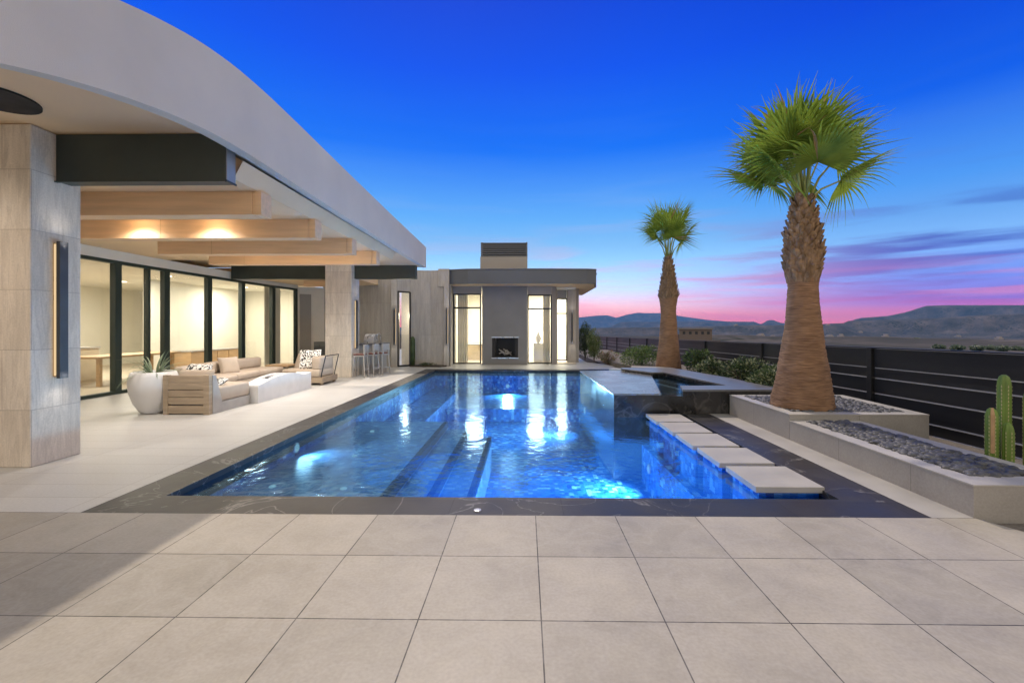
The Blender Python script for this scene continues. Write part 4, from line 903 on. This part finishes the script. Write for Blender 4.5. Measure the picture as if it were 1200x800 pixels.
# cactus clump at the right edge
CT = thing('cactus_clump', (4.62, 4.25, -.04), 'clump of tall ribbed green cactus columns behind the low planter', 'cactus')
def cac(x, y, h, r, scar=False):
    prof = [(r*.9, -.04), (r, .1), (r, h-.12), (r*.93, h-.06), (r*.7, h-.02), (r*.3, h), (.004, h-.006)]
    prof2 = []
    for (a, c), (e, f_) in zip(prof, prof[1:]):
        m = max(1, int((f_-c)/.05)); prof2 += [(a+(e-a)*i/m, c+(f_-c)*i/m) for i in range(m)]
    prof2.append(prof[-1]); wv = lambda a, z: .17*abs(math.cos(3.5*a))**.7*1.0-.10
    b = MB(); b.lathe(prof2, (x, y), 56, wob=wv); s = b.build('stem', M['cactus'], CT, smooth=True)
    b = MB()
    for k in range(7):
        a = 2*math.pi*k/7
        rr = r*(1.07)
        for q in range(int(h/.035)):
            z = .0+q*.035
            if z > h-.09: continue
            b.add([(x+rr*math.cos(a+da)*rm, y+rr*math.sin(a+da)*rm, z+dz_) for da, rm, dz_ in ((0, .99, 0), (.10, 1.02, .012), (0, 1.13, .022), (-.10, 1.02, .012))], [(0, 1, 2), (0, 2, 3)])
            b.add([(x+rr*math.cos(a)*.995, y+rr*math.sin(a)*.995, z), (x+rr*math.cos(a+.05)*1.005, y+rr*math.sin(a+.05)*1.005, z+.017), (x+rr*math.cos(a)*1.0, y+rr*math.sin(a)*1.0, z+.035), (x+rr*math.cos(a-.05)*1.005, y+rr*math.sin(a-.05)*1.005, z+.017)], [(0, 1, 2, 3)])
    b.build('spines', M['cactus_rib'], s)
    if scar:
        b = MB(); b.lathe([(r*1.02, h-.42), (r*1.04, h-.05), (r*.6, h+.005)], (x-.004, y-.004), 20, cap=False)
        vs = b.v; keep = [f for f in b.f if all(math.atan2(vs[i][1]-y, vs[i][0]-x) < -1.75 and math.atan2(vs[i][1]-y, vs[i][0]-x) > -2.75 for i in f)]; b.f = keep; b.mi = [0]*len(keep); b.build('scar', M['cactus_scar'], s)
cac(4.60, 4.30, 1.0, .048); cac(4.43, 4.25, .69, .045, True); cac(4.52, 4.19, .56, .04); cac(4.75, 4.20, .88, .055, True); cac(4.65, 4.12, .30, .035); cac(4.86, 4.25, .78, .055)

# ---- palms
def palm(x, y, z0, prof, ztop, label, nf, spread, L, fanr, lean=0, dry=0, seedv=1, elr=(.35, 1.45), web=.42):
    rnd = random.Random(seedv)
    t = thing('fan_palm', (x, y, z0), label, 'palm tree', 'fan palms beside the pool')
    pp = []
    for (z, r), (z2, r2) in zip(prof, prof[1:]):
        m = max(1, int((z2-z)/.03)); pp += [(r+(r2-r)*i/m, z+(z2-z)*i/m) for i in range(m)]
    pp.append((prof[-1][1], prof[-1][0]))
    pp = [(r*(1+.012*math.sin(z*95)+rnd.uniform(-.012, .012)), z) for r, z in pp]
    b = MB(); b.lathe(pp, (x, y), 44, wob=lambda a, z: .025*math.sin(3*a+z*2)+.015*math.sin(7*a-z*9)+.01*math.sin(17*a+z*60)); tr = b.build('trunk', M['bark'], t, smooth=True)
    # leaf bases
    b = MB(); zb = [p for p in prof if p[0] == prof[-5][0]][0][0]; z = zb; k = 0
    while z < ztop-.03:
        r = interp([(a, c) for a, c in prof], z); nn = max(5, int(2*math.pi*r/.11)); 
        for i in range(nn):
            a = 2*math.pi*(i+.5*(k % 2))/nn+rnd.uniform(-.12, .12); c, s = math.cos(a), math.sin(a); wd = .062*rnd.uniform(.8, 1.25); h = rnd.uniform(.10, .17); o = rnd.uniform(.028, .065)
            rad = Vector((c, s, 0)); tan = Vector((-s, c, 0)); base = Vector((x, y, z+rnd.uniform(-.02, .02)))
            P_ = []
            for (tw, hh, oo) in ((1.0, 0, -.03), (1.05, .35, .25), (.85, .75, .8), (.45, 1.0, 1.0)):
                c0 = base+rad*(r*.97+o*oo)+Vector((0, 0, h*hh)); P_ += [c0-tan*wd*tw-rad*.012, c0+rad*.014, c0+tan*wd*tw-rad*.012]
            fs = [(q*3+e, q*3+e+1, q*3+e+4, q*3+e+3) for q in range(3) for e in (0, 1)]
            m0 = len(P_); P_ += [p-rad*.03 for p in P_[9:12]]; fs += [(9, 10, m0+1, m0), (10, 11, m0+2, m0+1)]
            b.add(P_, fs)
        z += .062; k += 1
    b.build('leaf_base', M['boot'], tr)
    top = Vector((x, y, ztop-.03))
    for i in range(nf):
        a = i*2.39996+rnd.uniform(-.2, .2); f = i/(nf-1); e = elr[0]+(elr[1]-elr[0])*f**.85+rnd.uniform(-.12, .12)
        d = Vector((math.cos(a)*math.cos(e), math.sin(a)*math.cos(e), math.sin(e))); d.x += lean*.25; d.normalize()
        Lp = L*rnd.uniform(.85, 1.12)*(.72+.5*f); mid = top+d*Lp*.5+Vector((0, 0, .03)); end = top+d*Lp
        pb = MB(); side = d.cross(Vector((0, 0, 1))); side = side.normalized() if side.length > .1 else Vector((1, 0, 0))
        pb.tube([top+Vector((math.cos(a)*.05, math.sin(a)*.05, -.05)), mid, end], [.022, .015, .011], 6)
        fr = pb.build('petiole', M['petiole'], t, smooth=True)
        lb = MB(); isdry = rnd.random() < dry; nl = 38; R0 = fanr*rnd.uniform(.85, 1.1)
        roll = rnd.uniform(-.5, .5); s1 = (side*math.cos(roll)+side.cross(d)*math.sin(roll)).normalized(); nrm_ = s1.cross(d).normalized()
        cup = rnd.uniform(.15, .45)
        for q in range(nl):
            ang = R(-112+224*q/(nl-1)); half = R(224/(nl-1))*.5; ln = R0*(1-.28*(abs(ang)/R(112))**2)*rnd.uniform(.82, 1.12)
            dirv = d*math.cos(ang)+s1*math.sin(ang); perp = -d*math.sin(ang)+s1*math.cos(ang)
            seg = 7; P_ = []; drp = rnd.uniform(.10, .30)*(1.6 if e < .5 else 1); tw = rnd.uniform(-.25, .25)
            for g_ in range(seg+1):
                tt = g_/seg; rr = ln*tt; wv = rr*math.tan(half)*1.05 if tt < web else ln*web*math.tan(half)*1.05*(1-(tt-web)/(1-web))**1.25
                p = end+dirv*rr+nrm_*(-cup*rr*(abs(math.sin(ang))*.5+.1)) + Vector((0, 0, -drp*ln*max(0, tt-.35)**2*2.2)) + perp*(tw*ln*max(0, tt-.5)**2)
                wv = max(wv, .0012); rdg = nrm_*wv*.55
                P_ += [p-perp*wv-rdg, p+rdg, p+perp*wv-rdg]
            lb.cur = 1 if (isdry or rnd.random() < .03) else 0
            lb.add(P_, [(g_*3+k2, g_*3+k2+1, g_*3+k2+4, g_*3+k2+3) for g_ in range(seg) for k2 in (0, 1)])
        lb.build('frond', [M['palm_leaf'], M['palm_dry']], fr)
    return t
palm(3.95, 6.33, .28, [(.28, .385), (.36, .395), (.45, .385), (.80, .325), (1.2, .265), (1.6, .215), (2.02, .185), (2.1, .19), (2.4, .225), (2.65, .205), (3.0, .145), (3.28, .075)], 3.28,
     'big near fan palm with a swollen pale trunk and full green crown', 21, 1, .76, .88, lean=-.50, dry=.02, seedv=21, elr=(.55, 1.5))
palm(4.40, 13.6, .15, [(.15, .39), (.3, .37), (.8, .31), (1.3, .26), (1.9, .225), (2.1, .23), (2.35, .27), (2.6, .23), (3.0, .17), (3.3, .13), (3.6, .06)], 3.6,
     'slender far fan palm with a small crown and a few dry fronds', 10, 1, .95, 1.0, lean=.25, dry=.08, seedv=17, elr=(.95, 1.5), web=.36)

# ------------------------------------------------------------------ distant land
def px_az(px): 
    u = (px-607.8)/516; th = R(.85); X = math.cos(th)*u-math.sin(th); Y = math.sin(th)*u+math.cos(th); return math.atan2(X, Y), math.hypot(X, Y)
def elev_of(px, y):
    a, m = px_az(px); return (384-y)/516/m
rnd = random.Random(3)
HAZE = 6.5e-5
ph = [(rnd.uniform(0, 6.3), rnd.uniform(0, 6.3)) for _ in range(12)]
def fb(x, y, o=5):
    s = 0; a = 1; f = 1
    for i in range(o):
        s += a*math.sin(x*f+ph[i][0]+1.7*math.sin(y*f*.8+ph[i][1]))*math.sin(y*f*1.13+ph[i+3][0]+1.3*math.sin(x*f*.9+ph[i+5][1])); a *= .5; f *= 2.07
    return s
base_t = [(0, -1.2), (12, -2.2), (40, -6), (150, -8.3), (260, -7.2), (600, -14), (1500, -28), (3000, -34), (5000, -12), (7000, 2), (14000, 10)]
ridges = [  # r0, half depth, [(px, y)...]
    (2600, 420, [(925, 381), (955, 380), (990, 378.5), (993, 376), (1010, 375.5), (1050, 374.5), (1100, 373), (1140, 370), (1200, 368), (1300, 367), (1500, 372)]),
    (4300, 500, [(985, 378), (1010, 372.5), (1040, 370.5), (1062, 366), (1085, 358.8), (1110, 358), (1200, 358), (1400, 360), (1600, 372)]),
    (9500, 900, [(600, 374), (640, 372), (680, 372), (700, 370), (712, 369.5), (722, 372.5), (735, 368.8), (748, 366.5), (756, 367.2), (775, 367), (800, 371), (830, 375), (870, 378), (900, 381)]),
    (5600, 500, [(712, 383), (722, 379.5), (728, 377.2), (800, 376.6), (860, 376.8), (884, 377), (890, 379.5), (894, 379), (899, 375.5), (906, 375), (914, 378), (925, 379.5), (960, 380), (990, 381)]),
    (2300, 300, [(560, 386), (680, 384.5), (760, 383.5), (860, 381.5), (920, 381), (960, 382), (985, 381), (1000, 384)]),
]
rt = []
for r0, hw, pts in ridges:
    rt.append((r0, hw, [(px_az(p)[0], elev_of(p, yv)) for p, yv in pts]))
def land(r, a):
    x, y = r*math.sin(a), r*math.cos(a)
    z = interp(base_t, r)+fb(x*.006, y*.006)*min(4.0, r*.012)
    for r0, hw, tab in rt:
        if a < tab[0][0]-.02 or a > tab[-1][0]+.02: continue
        f = 1-abs(r-r0)/hw
        if r > r0: f = 1-(r-r0)/(hw*1.5)
        if f <= 0: continue
        fade = min(1, max(0, (a-tab[0][0]+.02)/.04))*min(1, max(0, (tab[-1][0]+.02-a)/.04))
        zt = 1.45+interp(tab, a)*r0; prof = .5*min(1, f*1.3)+.5*min(1, max(0, (f-.42)/.12))
        zz_ = z+(zt-z)*prof*fade+fb(a*160, r*.002, 4)*hw*.02*prof*(1-prof)*4
        z = max(z, zz_)
    return z
rs = [6.2, 9, 14, 22, 35, 55, 80, 110, 150, 200, 260, 330, 420, 520, 650, 800, 1000, 1250, 1500]
r = 1600
while r < 12500: rs.append(r); r *= 1.016
angs = []; a = -100
while a < 100: angs.append(R(a)); a += .22 if 3 < a < 58 else 2.5
b = MB(); vs = []
for r in rs:
    for a in angs: vs.append((r*math.sin(a)+(0 if r > 40 else max(0, 5.9-r*math.sin(a))*0), r*math.cos(a), land(r, a)))
na = len(angs); fs = [(i*na+k, i*na+k+1, (i+1)*na+k+1, (i+1)*na+k) for i in range(len(rs)-1) for k in range(na-1)]
b.add(vs, fs)
# lower the near apron so that it stays under the deck
b.v = [(x, y, min(z, -.5) if math.hypot(x, y) < 60 else z) for x, y, z in b.v]
struct(b.build('terrain', M['valley'], smooth=True))
zmin = min(v[2] for v in b.v)
hz = MB(); hz.box(-12600, 12600, -3200, 12600, zmin-1, max(v[2] for v in b.v)+6)
hm = bpy.data.materials.new('valley_air'); hm.use_nodes = True; ht = hm.node_tree; ht.nodes.clear()
pv = N(ht, 'ShaderNodeVolumePrincipled'); pv.inputs['Color'].default_value = (.12, .42, 1, 1); pv.inputs['Density'].default_value = HAZE; pv.inputs['Anisotropy'].default_value = 0
ho = N(ht, 'ShaderNodeOutputMaterial'); link(ht, pv.outputs[0], ho.inputs['Volume'])
tag(hz.build('haze', hm), kind='stuff')
# tan flat-roofed house down the slope, right of the far palm
def at(px, r): a, _ = px_az(px); return r*math.sin(a), r*math.cos(a), a
x, y, a = at(815, 250); base = 1.45-15/516*250*.97
t = thing('hillside_house', (x, y, base), 'wide tan flat-roofed house on the slope beyond the fence, right of the far palm', 'house')
M['tan'] = plain('tan_render', (.15, .12, .10), .9); M['tanroof'] = plain('pale_roof', (.20, .175, .155), .9)
c, s = math.cos(-a), math.sin(-a)
def rb(b, x0, x1, y0, y1, z0, z1): b.add([(x+px_*c-py_*s, y+px_*s+py_*c, base+pz_) for pz_ in (z0, z1) for py_ in (y0, y1) for px_ in (x0, x1)], [(0, 2, 3, 1), (4, 5, 7, 6), (0, 1, 5, 4), (2, 6, 7, 3), (0, 4, 6, 2), (1, 3, 7, 5)])
b = MB(); rb(b, -8, 8, 0, 10, -2, 6.2); rb(b, -11, -8, 2, 9, -2, 3.5); b.build('wall', M['tan'], t)
b = MB(); rb(b, -8.6, 8.6, -.8, 10.5, 6.2, 6.8); b.build('roof', M['tanroof'], t)
for xx in (-6.3, -3.2, -.2, 2.8, 5.6): b = MB(); rb(b, xx, xx+1.3, -.06, 0.2, 3.6, 5.1); b.build('window', M['black'], t)
b = MB(); rb(b, -11, 12, -3, -2, -3.2, .6); b.build('retaining_wall', M['tan'], t)
# far tree left of the palm and trees along the valley
def fartree(px, r, h, wd, label, group=None):
    x, y, a = at(px, r); z0 = land(r, a)-.3
    t = thing('desert_tree', (x, y, z0), label, 'tree', group)
    b = MB(); b.tube([(x, y, z0), (x+.1, y, z0+h*.5)], [.25, .15], 6); b.build('trunk', M['stem'], t)
    b = MB()
    for i in range(700):
        v = Vector((random.gauss(0, 1), random.gauss(0, 1), random.gauss(0, .8))).normalized()*random.uniform(.4, 1.1); p = Vector((x+v.x*wd/2, y+v.y*wd/2, z0+h*.6+v.z*h*.42))
        d1 = Vector((random.gauss(0, 1), random.gauss(0, 1), random.gauss(0, 1))).normalized(); d2 = d1.orthogonal().normalized(); q = .35*wd/5
        b.add([p-d1*q, p+d2*q, p+d1*q, p-d2*q], [(0, 1, 2, 3)])
    b.build('crown', M['leaf_dark'], t)
fartree(760, 120, 3.6, 3.6, 'dark round tree just beyond the fence, left of the far palm')
gg = 'desert trees dotted over the valley right of the big palm'
for px_, rr, lb in ((1075, 420, 'leftmost dark desert tree in the valley row right of the big palm'), (1100, 230, 'second dark desert tree from the left in the valley row'), (1122, 215, 'third dark desert tree from the left in the valley row'),
        (1145, 218, 'dark desert tree in the middle of the valley row'), (1162, 235, 'dark desert tree in the valley row, third from the right frame edge'), (1176, 226, 'dark desert tree in the valley row, second from the right frame edge'), (1192, 240, 'dark desert tree in the valley row, nearest the right frame edge')):
    fartree(px_, rr, 2.4, 3.8, lb, gg)
M['speck'] = plain('far_pale_render', (.30, .27, .25), .9)
for k in range(20):
    px_, rr = rnd.uniform(850, 990) if k < 16 else rnd.uniform(1000, 1190), rnd.uniform(1900, 2300) if k % 2 else rnd.uniform(900, 1700)
    x, y, a = at(px_, rr); z = land(rr, a); s_ = rnd.uniform(5, 9)*(rr/1800)
    b = MB(); b.box(x-s_, x+s_, y-4, y+4, z-2, z+rnd.uniform(3, 5.5)); b.box(x-s_*.4, x+s_*.7, y-3, y+3, z+2, z+7)
    tag(b.build('distant_house', M['speck']), 'tiny pale house far across the valley', 'house', 'far houses across the valley')

for o in bpy.data.objects:
    if '_o' in o.keys(): del o['_o']
